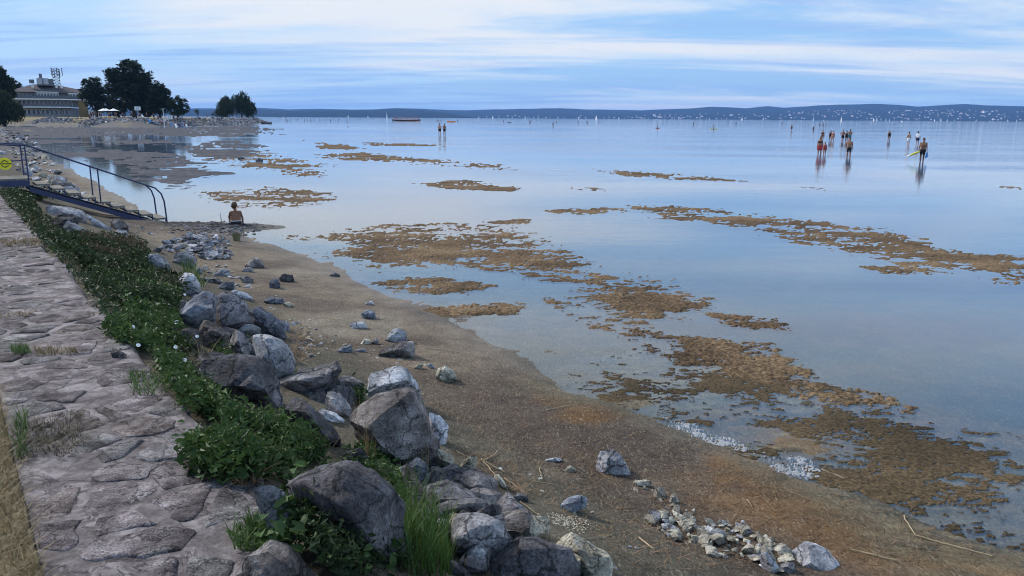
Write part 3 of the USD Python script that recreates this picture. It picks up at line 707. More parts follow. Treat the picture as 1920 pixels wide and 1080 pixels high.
def boulder(name, outline, near, material, label, cat='boulder', th=0.75, push=0.0, fine=0.042, rough=0.036, soft=0, dist=None, group=None, seed=None):
    """A rock from what the photograph shows of it: silhouette, the corners that face us (pixel, metres in front of the silhouette), its real distance and a body behind."""
    o = np.array(outline, float)
    low = o[np.argmax(o[:, 1])]
    if dist is None:
        p = hit(min(max(low[0], 0), 1919), min(low[1], 1075))
        dist = math.hypot(p[0], p[1])
    dist += push
    pix = dist / FPX * 1.03
    w = (o[:, 0].max() - o[:, 0].min()) * pix; hgt = (o[:, 1].max() - o[:, 1].min()) * pix
    size = max(w, hgt * 0.8); T_ = th * (0.5 * w + 0.5 * hgt)
    c = o.mean(0)
    pts = [at_dist(x, y, dist + 0.30 * T_) for x, y in o]
    if near:
        pts += [at_dist(x, y, dist + 0.30 * T_ - dz) for x, y, dz in near]
    else:
        pts += [at_dist(*(c + (q - c) * 0.62 + (0, 0.10 * (o[:, 1].max() - o[:, 1].min()))), dist) for q in o]
    pts += [at_dist(*(c + (q - c) * 0.66), dist + T_) for q in o]
    pts += [at_dist(*(c + (q - c) * 0.85), dist + 0.65 * T_) for q in o]
    lowpts = [q for q in o if q[1] > c[1]]
    pts += [at_dist(q[0], q[1], dist + 0.35 * T_) + (0, 0, -0.18 * size) for q in lowpts]
    sd = seed or int(abs(o.sum()) * 7) % 9973
    msh = refine_rock(pts, sd, size, fine, rough, soft)
    PLACED.append((msh.vertices.mean(0), label))
    return solid(name, msh, M[material], label, cat, group, smooth=24)


B = boulder
# by the path's far end, below the stairs
B('boulder', [(78, 401), (88, 384), (105, 385), (130, 388), (158, 394), (161, 399), (144, 407), (127, 412), (98, 412)], [(110, 398, .3), (140, 402, .2)], 'grey_rock', 'broad flat grey boulder beside the path below the blue stair stringer')
B('boulder', [(95, 416), (104, 406), (144, 406), (149, 416), (139, 424), (102, 428)], None, 'dark_rock', 'dark boulder under the broad flat grey one beside the path')
B('boulder', [(118, 424), (127, 411), (144, 419), (163, 431), (158, 446), (139, 449), (123, 437)], None, 'grey_rock', 'pitted grey boulder rising from the weeds below the dark one near the path')
B('boulder', [(207, 412), (220, 407), (234, 414), (242, 426), (224, 432), (208, 426)], None, 'brown_rock', 'rounded brownish boulder beside the foot of the stairs')
B('boulder', [(206, 444), (219, 429), (239, 431), (242, 446), (226, 452)], None, 'grey_rock', 'grey boulder between the dark dry bush and the foot of the stairs')
B('concrete_strip', [(157, 399), (163, 401), (184, 413), (210, 428), (206, 432), (180, 418), (158, 404)], None, 'pale_rock', 'long pale concrete strip lying slanted among weeds below the stairs', 'concrete strip', th=0.25, rough=0.015)
# rubble beside the mud
B('boulder', [(274, 475), (291, 472), (312, 485), (319, 497), (312, 509), (283, 513), (279, 492)], [(296, 491, .12), (305, 494, .12), (284, 479, .05)], 'pale_rock', 'pale tilted slab of rock leaning at the edge of the weeds by the rubble')
B('boulder', [(318, 490), (329, 473), (347, 470), (368, 481), (368, 496), (344, 499), (322, 498)], [(322, 490, .10), (345, 489, .14), (366, 485, .08)], 'grey_rock', 'flat topped grey block beside the rubble with a straight front edge')
B('boulder', [(368, 468), (382, 463), (402, 465), (400, 474), (376, 475)], [(375, 469, .05), (398, 469, .05)], 'blue_rock', 'flat bluish slab lying on top of the shingle rubble')
B('boulder', [(333, 520), (346, 508), (362, 514), (374, 532), (380, 548), (356, 556), (338, 546)], None, 'pale_rock', 'rough pale boulder half hidden behind the tall grass', rough=0.05)
B('boulder', [(278, 568), (290, 562), (306, 562), (323, 571), (330, 580), (304, 584), (284, 580)], None, 'grey_rock', 'small rounded grey boulder sunk in the green bindweed')
B('stone', [(362, 507), (369, 501), (383, 503), (379, 511), (368, 512)], None, 'shingle', 'small bluish stone behind the tall grass', 'stone')
B('stone', [(396, 513), (413, 502), (432, 505), (434, 516), (422, 519), (404, 517)], [(412, 512, .05), (424, 515, .06)], 'pale_rock', 'whitish wedge shaped stone on the sand above the large boulders', 'stone')
B('stone', [(365, 518), (385, 519), (410, 521), (418, 527), (400, 531), (378, 528)], None, 'grey_rock', 'long low grey stone below the whitish wedge on the sand', 'stone')
B('stone', [(406, 538), (422, 528), (440, 527), (443, 541), (430, 545), (412, 544)], [(424, 538, .06), (410, 541, .04)], 'shingle', 'blue white stone resting behind the pair of large dark boulders', 'stone')
B('stone', [(458, 496), (469, 486), (477, 481), (487, 484), (495, 493), (483, 502), (468, 503)], None, 'brown_rock', 'dark brown pointed stone alone on the sand near the water', 'stone')
B('stone', [(458, 502), (472, 499), (476, 508), (464, 511), (452, 508)], None, 'grey_rock', 'small grey stone in front of the dark brown pointed stone', 'stone')
B('stone', [(449, 520), (462, 517), (476, 522), (474, 530), (456, 531)], None, 'grey_rock', 'low greyish stone on the sand left of the bluish triangular stone', 'stone')
B('stone', [(504, 529), (516, 520), (524, 525), (526, 536), (505, 541)], [(514, 531, .05)], 'blue_rock', 'triangular bluish stone left of a darker layered stone on the sand', 'stone')
B('stone', [(522, 518), (532, 512), (549, 515), (553, 526), (540, 530), (527, 529)], [(536, 523, .06)], 'dark_rock', 'dark layered stone right of the triangular bluish stone', 'stone')
B('stone', [(431, 546), (440, 543), (463, 549), (475, 557), (461, 563), (444, 555)], None, 'pale_rock', 'bright whitish stone behind the peak of the dark boulder', 'stone')
B('stone', [(492, 563), (510, 555), (533, 559), (532, 566), (512, 570), (496, 569)], None, 'blue_rock', 'flat grey blue stone on the sand right of the boulder peak', 'stone', rough=0.06)
B('stone', [(529, 569), (541, 565), (553, 572), (545, 576), (533, 573)], None, 'cream_rock', 'small flat cream stone touching the flat grey blue one', 'stone')
# upper heap of boulders
B('boulder', [(422, 543), (443, 555), (463, 567), (472, 593), (456, 612), (447, 619), (427, 622), (404, 611), (398, 575), (410, 552)], [(418, 573, .10), (416, 608, .22), (452, 600, .18), (440, 575, .1)], 'dark_rock', 'tall peaked dark brown boulder at the top of the heap')
B('boulder', [(331, 591), (346, 572), (367, 553), (382, 546), (409, 549), (406, 568), (402, 594), (373, 618), (338, 610)], [(333, 592, .10), (362, 582, .24), (396, 578, .20), (380, 606, .1), (345, 604, .05)], 'blue_rock', 'blue grey boulder with a smooth slanting flat top left of the peaked one')
B('boulder', [(464, 578), (473, 570), (489, 574), (508, 586), (527, 600), (534, 612), (538, 625), (518, 634), (487, 626), (469, 604)], [(492, 600, .12), (510, 618, .18), (480, 596, .12)], 'blue_rock', 'long dark blue grey boulder leaning down right of the peaked boulder')
B('boulder', [(526, 601), (536, 599), (543, 608), (543, 622), (533, 624)], None, 'shingle', 'small bluish white lump behind the end of the long blue grey boulder', push=0.12)
B('boulder', [(446, 619), (462, 607), (473, 606), (489, 616), (488, 624), (466, 633), (452, 627)], [(462, 620, .08), (475, 618, .08)], 'pale_rock', 'small light grey stone wedged on top between larger boulders')
B('boulder', [(326, 632), (336, 618), (356, 613), (377, 620), (376, 642), (358, 654), (335, 648)], None, 'brown_rock', 'brownish boulder at the left of the heap against the bindweed')
B('boulder', [(374, 605), (383, 599), (394, 609), (418, 613), (433, 625), (420, 647), (404, 655), (378, 646), (371, 622)], [(396, 622, .12), (415, 630, .15)], 'brown_rock', 'blocky greyish brown boulder in the middle of the heap below the peak', push=-0.05)
B('boulder', [(432, 626), (444, 616), (454, 624), (466, 638), (480, 655), (472, 672), (436, 670), (428, 650)], [(446, 636, .12), (456, 655, .15)], 'grey_rock', 'steep grey boulder below the small wedged stone in the heap')
B('boulder', [(471, 630), (489, 626), (511, 628), (531, 637), (546, 651), (555, 678), (550, 691), (530, 700), (513, 714), (486, 700), (478, 660), (484, 646)], [(508, 636, .12), (522, 652, .16), (536, 680, .12), (516, 692, .18), (494, 668, .16)], 'pale_rock', 'big light grey boulder with a bluish left face at the right of the heap')
B('boulder', [(350, 685), (372, 664), (400, 657), (428, 664), (440, 690), (420, 705), (385, 708), (356, 702)], None, 'dark_rock', 'low dark boulder covered by dry grass at the foot of the heap')
B('boulder', [(362, 690), (398, 668), (440, 661), (488, 667), (513, 688), (526, 716), (530, 748), (502, 770), (440, 752), (388, 726)], [(432, 690, .16), (470, 700, .22), (500, 735, .22), (420, 715, .2)], 'dark_rock', 'large dark speckled boulder rising behind the thick green weeds')
B('boulder', [(522, 768), (538, 748), (552, 739), (574, 750), (602, 777), (632, 806), (646, 826), (618, 838), (580, 826), (546, 800)], [(556, 756, .10), (590, 790, .18), (610, 818, .18)], 'dark_rock', 'dark triangular slab sloping down right out of the green weeds')
B('boulder', [(640, 846), (668, 836), (690, 850), (712, 878), (690, 888), (655, 876)], None, 'dark_rock', 'dark smooth rock shoulder above the largest pitted boulder', push=0.1)
# middle group
B('boulder', [(614, 718), (632, 704), (658, 703), (680, 715), (684, 736), (650, 744), (622, 738)], None, 'brown_rock', 'brown grey rock behind the pointed slab, near the green tuft')
B('boulder', [(512, 713), (530, 707), (562, 697), (590, 686), (615, 678), (634, 671), (648, 675), (650, 686), (626, 709), (610, 735), (576, 739), (545, 728)], [(524, 718, .05), (552, 714, .16), (581, 711, .22), (615, 702, .20), (643, 686, .10), (604, 728, .1)], 'grey_rock', 'long pointed grey slab jutting to the right like a tongue', push=0.0)
B('boulder', [(606, 740), (616, 730), (636, 737), (650, 750), (660, 766), (656, 778), (634, 780), (612, 766)], [(628, 752, .1), (642, 768, .12)], 'grey_rock', 'rounded grey rock below the pointed slab')
B('boulder', [(594, 768), (605, 765), (634, 776), (646, 787), (626, 794), (606, 784)], None, 'pale_rock', 'small pale rock below the rounded grey one and left of the biggest boulder')
B('boulder', [(680, 705), (689, 699), (716, 699), (735, 687), (752, 684), (765, 690), (779, 709), (788, 720), (778, 732), (740, 738), (698, 746), (681, 746)], [(716, 706, .08), (733, 694, .04), (724, 720, .16), (690, 730, .16), (766, 712, .12)], 'pale_rock', 'whitish grey rock with sharp edges standing behind the largest pointed boulder')
B('boulder', [(800, 768), (822, 775), (842, 798), (836, 829), (826, 840), (812, 822)], None, 'pale_rock', 'whitish rock peeping out behind the right side of the largest pointed boulder', push=0.05)
B('boulder', [(646, 784), (660, 769), (676, 755), (702, 740), (745, 728), (777, 722), (793, 734), (803, 769), (815, 795), (826, 818), (822, 836), (800, 851), (769, 863), (740, 870), (712, 856), (690, 826), (668, 804)],
  [(774, 727, .06), (745, 754, .20), (716, 784, .30), (692, 806, .30), (700, 830, .26), (745, 850, .28), (800, 835, .16), (790, 780, .16)], 'brown_rock', 'largest pointed boulder with a light upper face and broad dark front', th=0.8)
B('boulder', [(750, 895), (762, 873), (781, 857), (799, 863), (806, 885), (800, 906), (768, 908)], None, 'blue_rock', 'deep blue grey rock in shade under the largest pointed boulder')
B('boulder', [(797, 892), (806, 874), (822, 872), (832, 884), (836, 898), (812, 908)], None, 'brown_rock', 'rounded brown rock touching the deep blue grey one')
B('boulder', [(808, 846), (816, 838), (828, 850), (844, 851), (856, 866), (859, 882), (840, 892), (818, 876)], [(826, 862, .08), (845, 868, .08)], 'cream_rock', 'cream coloured broken rock at the lower right of the largest boulder')
B('stone', [(859, 874), (877, 856), (895, 856), (893, 871), (882, 882), (862, 884)], None, 'cream_rock', 'cream stone on the sand under crossed reed stalks', 'stone')
B('boulder', [(842, 890), (875, 882), (896, 878), (917, 889), (933, 898), (931, 936), (914, 944), (884, 930), (856, 908)], [(880, 892, .08), (905, 902, .14), (920, 928, .1), (884, 914, .14)], 'brown_rock', 'purplish brown boulder at the right edge of the lower heap')
B('boulder', [(786, 914), (812, 902), (843, 898), (870, 907), (900, 934), (876, 944), (820, 950), (790, 940)], [(818, 912, .08), (858, 914, .1), (880, 934, .12), (830, 934, .14)], 'grey_rock', 'angular purplish grey boulder in the middle of the lower heap')
B('boulder', [(800, 960), (824, 944), (860, 938), (894, 935), (910, 941), (930, 962), (905, 970), (850, 978), (812, 972)], [(830, 950, .06), (890, 944, .08), (912, 956, .1)], 'grey_rock', 'low broad grey boulder just above the smooth humped one')
B('boulder', [(926, 930), (940, 929), (981, 947), (994, 962), (988, 972), (958, 970), (930, 962)], [(936, 948, .04), (975, 956, .06)], 'shingle', 'flat blue green slab lying beside the lower heap')
B('stone', [(956, 929), (972, 925), (991, 927), (993, 934), (971, 940), (958, 937)], None, 'grey_rock', 'small flat grey stone behind the blue green slab', 'stone')
B('stone', [(924, 888), (934, 886), (946, 902), (952, 914), (944, 918), (934, 904)], None, 'cream_rock', 'narrow cream stone leaning against the purplish brown boulder', 'stone')
B('boulder', [(836, 988), (858, 962), (884, 958), (900, 969), (923, 965), (946, 976), (960, 1004), (946, 1024), (920, 1030), (884, 1030), (856, 1042), (840, 1020)], [(872, 972, .08), (900, 985, .12), (935, 990, .10), (888, 1006, .2), (855, 1012, .16)], 'grey_rock', 'smooth humped grey boulder with a shaded hollow in front')
B('boulder', [(928, 970), (945, 963), (981, 972), (1010, 972), (1034, 969), (1038, 998), (1030, 1018), (993, 1022), (950, 1010)], [(940, 986, .06), (985, 990, .10), (1032, 990, .06), (1000, 1010, .1)], 'cream_rock', 'cream topped block behind the front boulder')
B('boulder', [(856, 1052), (884, 1024), (908, 1014), (922, 1026), (910, 1046), (880, 1072), (862, 1070)], None, 'grey_rock', 'small grey rock with a green sprig below the humped boulder')
B('boulder', [(838, 1060), (848, 1046), (878, 1070), (890, 1095), (840, 1100)], None, 'dark_rock', 'dark rock at the bottom edge beside the tall green grass')
B('boulder', [(874, 1078), (913, 1036), (952, 1013), (978, 999), (1012, 1008), (1038, 1026), (1072, 1026), (1081, 1042), (1090, 1064), (1092, 1100), (960, 1110), (880, 1105)], [(978, 1003, .05), (972, 1040, .22), (958, 1080, .28), (1040, 1050, .18), (1060, 1090, .16), (900, 1085, .2)], 'dark_rock', 'sharp ridged dark boulder at the bottom edge, lighter left face', th=0.85)
B('boulder', [(1036, 1022), (1060, 1000), (1072, 998), (1101, 1012), (1148, 1039), (1150, 1065), (1146, 1100), (1086, 1105), (1070, 1050)], [(1082, 1030, .12), (1142, 1046, .10), (1070, 1018, .08), (1110, 1075, .16)], 'cream_rock', 'cream boulder with a straight slanting top at the bottom edge')
B('boulder', [(1144, 1062), (1154, 1058), (1168, 1082), (1164, 1100), (1146, 1100)], None, 'grey_rock', 'small grey rock at the right foot of the cream bottom boulder')
B('boulder', [(516, 895), (540, 872), (572, 864), (620, 864), (669, 866), (702, 878), (738, 909), (760, 944), (770, 990), (762, 1040), (731, 1056), (673, 1034), (640, 1010), (590, 970), (552, 930)],
  [(572, 872, .08), (640, 874, .16), (684, 884, .12), (720, 915, .14), (745, 955, .16), (660, 960, .36), (700, 1010, .32), (610, 930, .3), (560, 900, .16)], 'dark_rock', 'broad pitted dark boulder with a rounded right lip beside the tall grass', th=0.6, fine=0.035)
B('boulder', [(440, 1060), (476, 1034), (506, 1014), (540, 1018), (566, 1040), (584, 1074), (590, 1100), (450, 1100)], [(500, 1040, .1), (545, 1060, .14)], 'brown_rock', 'broken pinkish block fallen from the path edge at the bottom')
B('boulder', [(596, 1080), (622, 1056), (654, 1050), (680, 1062), (706, 1082), (700, 1105), (600, 1105)], None, 'grey_rock', 'grey rock under the weeds at the bottom edge of the frame')
B('boulder', [(470, 905), (500, 902), (540, 930), (568, 985), (556, 1003), (520, 1006), (490, 960)], None, 'grey_rock', 'broken grey kerb block at the path edge overgrown by weeds', th=0.4)
B('stone', [(206, 660), (222, 656), (234, 662), (230, 670), (212, 671)], None, 'brown_rock', 'loose reddish stone on the path edge by the bindweed', 'stone')
# stones on the sand
B('stone', [(704, 662), (712, 657), (728, 648), (757, 639), (775, 639), (782, 655), (776, 667), (742, 673), (712, 668)], [(715, 663, .05), (745, 655, .08), (768, 660, .08)], 'brown_rock', 'large layered brown stone alone on the middle of the sand', 'stone')
B('stone', [(720, 636), (728, 622), (746, 612), (762, 621), (768, 636), (748, 646), (730, 646)], None, 'pale_rock', 'whitish blocky stone right behind the layered brown stone', 'stone', push=0.1)
B('stone', [(816, 705), (822, 690), (834, 685), (848, 692), (860, 706), (842, 712), (824, 717)], None, 'cream_rock', 'knobbly cream stone standing by itself on the sand', 'stone', rough=0.07)
B('stone', [(774, 688), (785, 680), (794, 683), (791, 691), (779, 692)], None, 'cream_rock', 'small cream stone halfway between the whitish rock and the knobbly stone', 'stone')
B('stone', [(800, 683), (808, 680), (816, 689), (806, 691)], None, 'pale_rock', 'very small white stone left of the knobbly cream stone', 'stone')
B('stone', [(632, 657), (641, 650), (658, 645), (663, 656), (648, 662)], None, 'shingle', 'grey white stone left among the broken stones on the sand', 'stone')
B('stone', [(663, 656), (685, 652), (688, 658), (672, 661)], None, 'pale_rock', 'flat thin pale stone right of the grey white one on the sand', 'stone')
B('stone', [(675, 645), (682, 634), (697, 637), (693, 646)], None, 'cream_rock', 'small upright cream stone left of the whitish blocky stone', 'stone')
B('stone', [(697, 641), (704, 634), (712, 639), (704, 647)], None, 'grey_rock', 'small round grey stone touching the upright cream stone', 'stone')
B('stone', [(655, 607), (664, 602), (686, 603), (689, 612), (672, 617), (658, 615)], None, 'pale_rock', 'flat white stone alone on the sand near the water', 'stone')
B('stone', [(676, 588), (690, 580), (703, 583), (705, 594), (692, 599), (680, 595)], None, 'shingle', 'knobbly blue white stone above the flat white stone', 'stone', rough=0.07)
B('stone', [(684, 569), (697, 563), (702, 570), (690, 573)], None, 'pale_rock', 'little white stone highest on the sand towards the water', 'stone')
B('stone', [(618, 515), (627, 510), (637, 515), (630, 519)], None, 'dark_rock', 'dark wet stone lying in the shallow water edge', 'stone')
B('boulder', [(1116, 862), (1125, 845), (1145, 841), (1165, 850), (1178, 868), (1183, 886), (1166, 895), (1140, 890), (1120, 877)], None, 'pale_rock', 'round pale boulder alone on the muddy shore', rough=0.05)
B('stone', [(1050, 946), (1065, 932), (1085, 926), (1104, 934), (1099, 944), (1060, 959)], [(1064, 945, .03), (1092, 938, .03)], 'shingle', 'pale blue grey slab stone on dark soil beside the shell bits', 'stone')
B('stone', [(1052, 883), (1070, 870), (1082, 879), (1084, 888), (1062, 888)], None, 'cream_rock', 'small cream triangular stone left of the round pale boulder', 'stone')
B('stone', [(1017, 862), (1040, 857), (1056, 861), (1040, 867)], None, 'pale_rock', 'thin flat pale flake on the shore above the cream triangular stone', 'stone')
B('stone', [(1224, 932), (1228, 915), (1240, 911), (1249, 925), (1250, 937), (1238, 936)], None, 'rubble', 'pointed pale stone near the upper end of the stone pile', 'stone')
B('stone', [(1255, 940), (1258, 926), (1268, 925), (1273, 938), (1266, 946)], None, 'rubble', 'second pointed pale stone below the upper one at the stone pile', 'stone')
B('stone', [(1186, 898), (1192, 901), (1205, 904), (1222, 901), (1222, 912), (1210, 915), (1192, 909)], None, 'rubble', 'jagged bone like pale stone at the far upper end of the stone pile', 'stone', rough=0.09)
B('boulder', [(1480, 1060), (1486, 1032), (1510, 1013), (1528, 1008), (1545, 1019), (1562, 1040), (1592, 1085), (1594, 1100), (1484, 1100)], [(1512, 1024, .06), (1530, 1050, .16), (1550, 1080, .14), (1500, 1065, .14)], 'pale_rock', 'large pale boulder at the lower end of the stone pile')
B('stone', [(1422, 1040), (1432, 1031), (1448, 1043), (1456, 1056), (1465, 1065), (1452, 1083), (1434, 1078), (1427, 1058)], [(1440, 1052, .05), (1450, 1066, .06)], 'pale_rock', 'upright bluish white slab in the stone pile', 'stone')
B('stone', [(1454, 1064), (1470, 1055), (1490, 1054), (1492, 1068), (1476, 1082), (1456, 1082)], None, 'grey_rock', 'grey stone between the white slab and the large pale boulder', 'stone')
B('stone', [(1436, 1028), (1456, 1022), (1469, 1019), (1486, 1030), (1486, 1050), (1458, 1046)], [(1462, 1034, .04)], 'rubble', 'flat topped stone behind the white slab in the pile', 'stone')
B('stone', [(478, 300), (484, 296), (492, 297), (494, 303), (486, 305)], None, 'dark_rock', 'dark stone standing on the mud, the right one of two', 'stone')
B('stone', [(446, 297), (452, 293), (459, 296), (458, 300), (449, 301)], None, 'dark_rock', 'dark stone standing on the mud, the left one of two', 'stone')
B('stone', [(648, 241), (651, 237), (656, 238), (656, 242)], None, 'dark_rock', 'small dark wedge shaped rock far out in the flat water', 'stone')


# ------------------------------------------------------------------ small stones
def pebble(seed, flat=0.6):
    r = np.random.default_rng(seed)
    p = r.normal(size=(14, 3)); p /= np.linalg.norm(p, axis=1, keepdims=True)
    p *= r.uniform(0.75, 1.0, (14, 1)); p *= (1, r.uniform(0.55, 0.9), flat * r.uniform(0.7, 1.2))
    h = ConvexHull(p)
    t = trimesh.Trimesh(p, h.simplices, process=True); t.fix_normals()
    return np.array(t.vertices), np.array(t.faces)


PEB = [pebble(k) for k in range(24)] + [pebble(100 + k, 0.32) for k in range(16)]


TONE = {'rubble': 'buff', 'cream_rock': 'cream', 'pale_rock': 'whitish', 'grey_rock': 'grey', 'shingle': 'bluish', 'blue_rock': 'dark bluish', 'dark_rock': 'dark', 'brown_rock': 'brownish'}


def scatter_stones(name, px, py, size, materials, label, cat, group, seed, lift=0.0, flat=False):
    r = np.random.default_rng(seed)
    for k, p in enumerate(hits(px, py)):
        v, f = PEB[int(r.integers(24, 40) if flat else r.integers(0, 40))]
        s = size[0] + (size[1] - size[0]) * r.random() ** 2.2
        R_ = trimesh.transformations.euler_matrix(*(r.normal(0, 0.3, 2)), r.uniform(0, 6.28))[:3, :3]
        q = (v * s) @ R_.T
        q = q + p + (0, 0, s * 0.12 + lift * r.random())
        mt = materials[int(r.integers(len(materials)))]
        f_ = (s - size[0]) / (size[1] - size[0])
        lab = f"{'tiny' if f_ < 0.12 else 'middling' if f_ < 0.45 else 'larger'} {TONE[mt]} {label}"
        solid(name, (q, f), M[mt], lab, cat, group)


def in_poly(poly, n, seed, bias=None):
    r = np.random.default_rng(seed); P = sg.Polygon(poly).buffer(0); x0, y0, x1, y1 = P.bounds; out = np.zeros((0, 2))
    while len(out) < n:
        p = np.stack([r.uniform(x0, x1, 2 * n), r.uniform(y0, y1, 2 * n)], 1)
        p = p[shapely.contains_xy(P, p[:, 0], p[:, 1])]
        if bias is not None:
            p = p[r.random(len(p)) < [bias(*q) for q in p]]
        out = np.vstack([out, p])
    return out[:n].T


scatter_stones('pile_stone', *in_poly([(1220, 955), (1262, 952), (1320, 985), (1392, 985), (1440, 1012), (1482, 1030), (1484, 1075), (1430, 1068), (1400, 1050), (1330, 1050), (1310, 1030), (1250, 1010), (1222, 985)], 165, 1), (0.022, 0.085), ['rubble', 'rubble', 'rubble', 'cream_rock', 'pale_rock'], 'broken stone in the loose pile beside the large pale boulder', 'stone', 'stones of the lower right pile', 5, 0.03)
scatter_stones('pile_stone', *in_poly([(1186, 905), (1215, 905), (1290, 945), (1310, 968), (1270, 965), (1190, 918)], 20, 2), (0.015, 0.045), ['rubble'], 'stone in the thin line leading up from the lower right pile', 'stone', 'stones in line above the pile', 6)
scatter_stones('rubble_stone', *in_poly([(290, 470), (330, 447), (372, 440), (420, 445), (436, 465), (430, 485), (380, 492), (340, 470), (310, 480)], 230, 3), (0.04, 0.16), ['shingle', 'shingle', 'grey_rock', 'pale_rock', 'blue_rock'], 'broken stone in the rubble bed below the digging child', 'stone', 'stones of the rubble bed', 7, 0.05)
scatter_stones('shore_stone', *in_poly([(545, 600), (600, 622), (618, 650), (600, 672), (560, 668), (545, 640)], 60, 4), (0.02, 0.075), ['pale_rock', 'shingle', 'cream_rock'], 'stone in the patch of dead leaves beside the boulder heap', 'stone', 'stones beside the boulder heap', 8, flat=True)
scatter_stones('shore_stone', *in_poly([(470, 545), (560, 560), (640, 640), (740, 640), (820, 690), (760, 692), (660, 668), (600, 640), (500, 580)], 48, 5), (0.012, 0.05), ['pale_rock', 'cream_rock', 'rubble'], 'stone strewn on the open sand between boulders and water', 'stone', 'little stones on the sand', 9, flat=True)
scatter_stones('shore_stone', *in_poly([(380, 490), (430, 500), (470, 530), (480, 545), (420, 535), (385, 520)], 40, 6), (0.03, 0.10), ['pale_rock', 'shingle', 'grey_rock'], 'stone on the sand behind the peaked dark boulder', 'stone', 'stones behind the peaked boulder', 10, flat=True)
scatter_stones('shore_stone', *in_poly([(240, 420), (330, 428), (330, 445), (260, 450)], 30, 7), (0.03, 0.09), ['grey_rock', 'pale_rock'], 'stone on the ground beside the foot of the stairs', 'stone', 'stones at the foot of the stairs', 11)
scatter_stones('shore_stone', *in_poly([(820, 860), (1000, 880), (1180, 960), (1200, 1060), (1140, 1000), (1000, 950), (900, 900)], 26, 8), (0.008, 0.028), ['pale_rock', 'cream_rock'], 'stone on the dark soil near the bottom boulders', 'stone', 'tiny stones on the dark soil', 12, flat=True)
scatter_stones('bank_stone', *in_poly([(-5, 250), (22, 252), (60, 282), (100, 310), (128, 340), (150, 372), (178, 398), (120, 372), (60, 340), (20, 310), (-5, 285)], 170, 9), (0.10, 0.42), ['pale_rock', 'pale_rock', 'grey_rock', 'cream_rock'], 'riprap stone on the bank beyond the blue handrail', 'stone', 'riprap stones beyond the stairs', 13, 0.1)

scatter_stones('bank_stone', *in_poly([(-2, 240), (25, 240), (60, 262), (90, 288), (60, 290), (-2, 262)], 70, 14), (0.15, 0.55), ['pale_rock', 'grey_rock', 'dark_rock'], 'riprap stone far along the left bank towards the spit', 'stone', 'riprap stones along the left bank', 15, 0.1)

# stones filling the gaps of the boulder belt
fr = np.random.default_rng(17)
fpx = in_poly([(300, 520), (345, 545), (470, 615), (560, 690), (660, 760), (800, 850), (900, 920), (1000, 1000), (1100, 1080), (900, 1085), (820, 1000), (740, 890), (640, 800), (520, 720), (420, 640), (350, 600)], 95, 18)
for k, p in enumerate(hits(*fpx)):
    n_ = int(fr.integers(9, 14)); q = fr.normal(size=(n_, 3)); q /= np.linalg.norm(q, axis=1, keepdims=True)
    sz = 0.05 + 0.15 * fr.random() ** 1.6
    q = q * (1, fr.uniform(.6, .9), fr.uniform(.45, .75)) * sz
    q = q @ trimesh.transformations.euler_matrix(*fr.normal(0, .5, 2), fr.uniform(0, 6.28))[:3, :3].T + p + (0, 0, sz * 0.25)
    mt = ['dark_rock', 'grey_rock', 'brown_rock', 'pale_rock', 'cream_rock'][int(fr.choice(5, p=[.35, .3, .15, .13, .07]))]
    by = ' '.join(min(PLACED, key=lambda b: np.linalg.norm(b[0] - p))[1].split()[:7]).rstrip(',')
    solid('gap_stone', refine_rock(q, 3000 + k, sz * 2, 0.12, 0.03, 0), M[mt], f"{'small' if sz < 0.1 else 'larger'} {TONE[mt]} angular stone by the {by}", 'stone', 'stones in gaps between boulders', smooth=24)

# ------------------------------------------------------------------ plants
def leaf_mat(name, a, b, c, trans=0.25):
    return mat(name, {'g': ('geometry', {}), 'n': ('noise_texture', {'scale': 6.0, 'detail': 3.0}),
                      'mx': ('math', {'math_type': 'multiply_add', 'value2': 0.55}), 'sb': ('math', {'math_type': 'subtract', 'value2': 0.10}),
                      'r': ('rgb_ramp', {'ramp': [(0.15, a), (0.5, b), (0.85, c)]}),
                      'p': ('principled_bsdf', {'roughness': 0.55, 'specular_ior_level': 0.3}), 't': ('translucent_bsdf', {}), 'm': ('mix_closure', {'fac': trans})},
               [('g.position', 'n.vector'), ('g.random_per_island', 'mx.value1'), ('n.fac', 'mx.value3'), ('mx.value', 'sb.value1'), ('sb.value', 'r.fac'), ('r.color', 'p.base_color'), ('r.color', 't.color'),
                ('p.BSDF', 'm.closure1'), ('t.BSDF', 'm.closure2')], surface='m.closure')


M['green_leaf'] = leaf_mat('green_leaf', (0.020, 0.044, 0.012), (0.058, 0.105, 0.027), (0.15, 0.185, 0.055))
M['dark_leaf'] = leaf_mat('dark_leaf', (0.013, 0.025, 0.010), (0.030, 0.050, 0.018), (0.085, 0.098, 0.042))
M['dry_leaf'] = leaf_mat('dry_leaf', (0.040, 0.032, 0.020), (0.085, 0.068, 0.042), (0.165, 0.135, 0.085))
M['green_blade'] = leaf_mat('green_blade', (0.030, 0.065, 0.014), (0.065, 0.120, 0.026), (0.15, 0.19, 0.05))
M['straw'] = leaf_mat('straw', (0.10, 0.072, 0.035), (0.235, 0.18, 0.095), (0.40, 0.33, 0.20))
M['litter'] = leaf_mat('litter', (0.085, 0.048, 0.025), (0.17, 0.105, 0.055), (0.30, 0.21, 0.12), 0.0)
M['petal'] = plain('petal', (0.80, 0.80, 0.78), 0.6, 0.2, 0.03)
M['reed'] = plain('reed', (0.36, 0.28, 0.17), 0.7, 0.2, 0.35, 8.0)
M['wood'] = plain('wood', (0.20, 0.165, 0.12), 0.8, 0.2, 0.35, 14.0, bump=0.004)


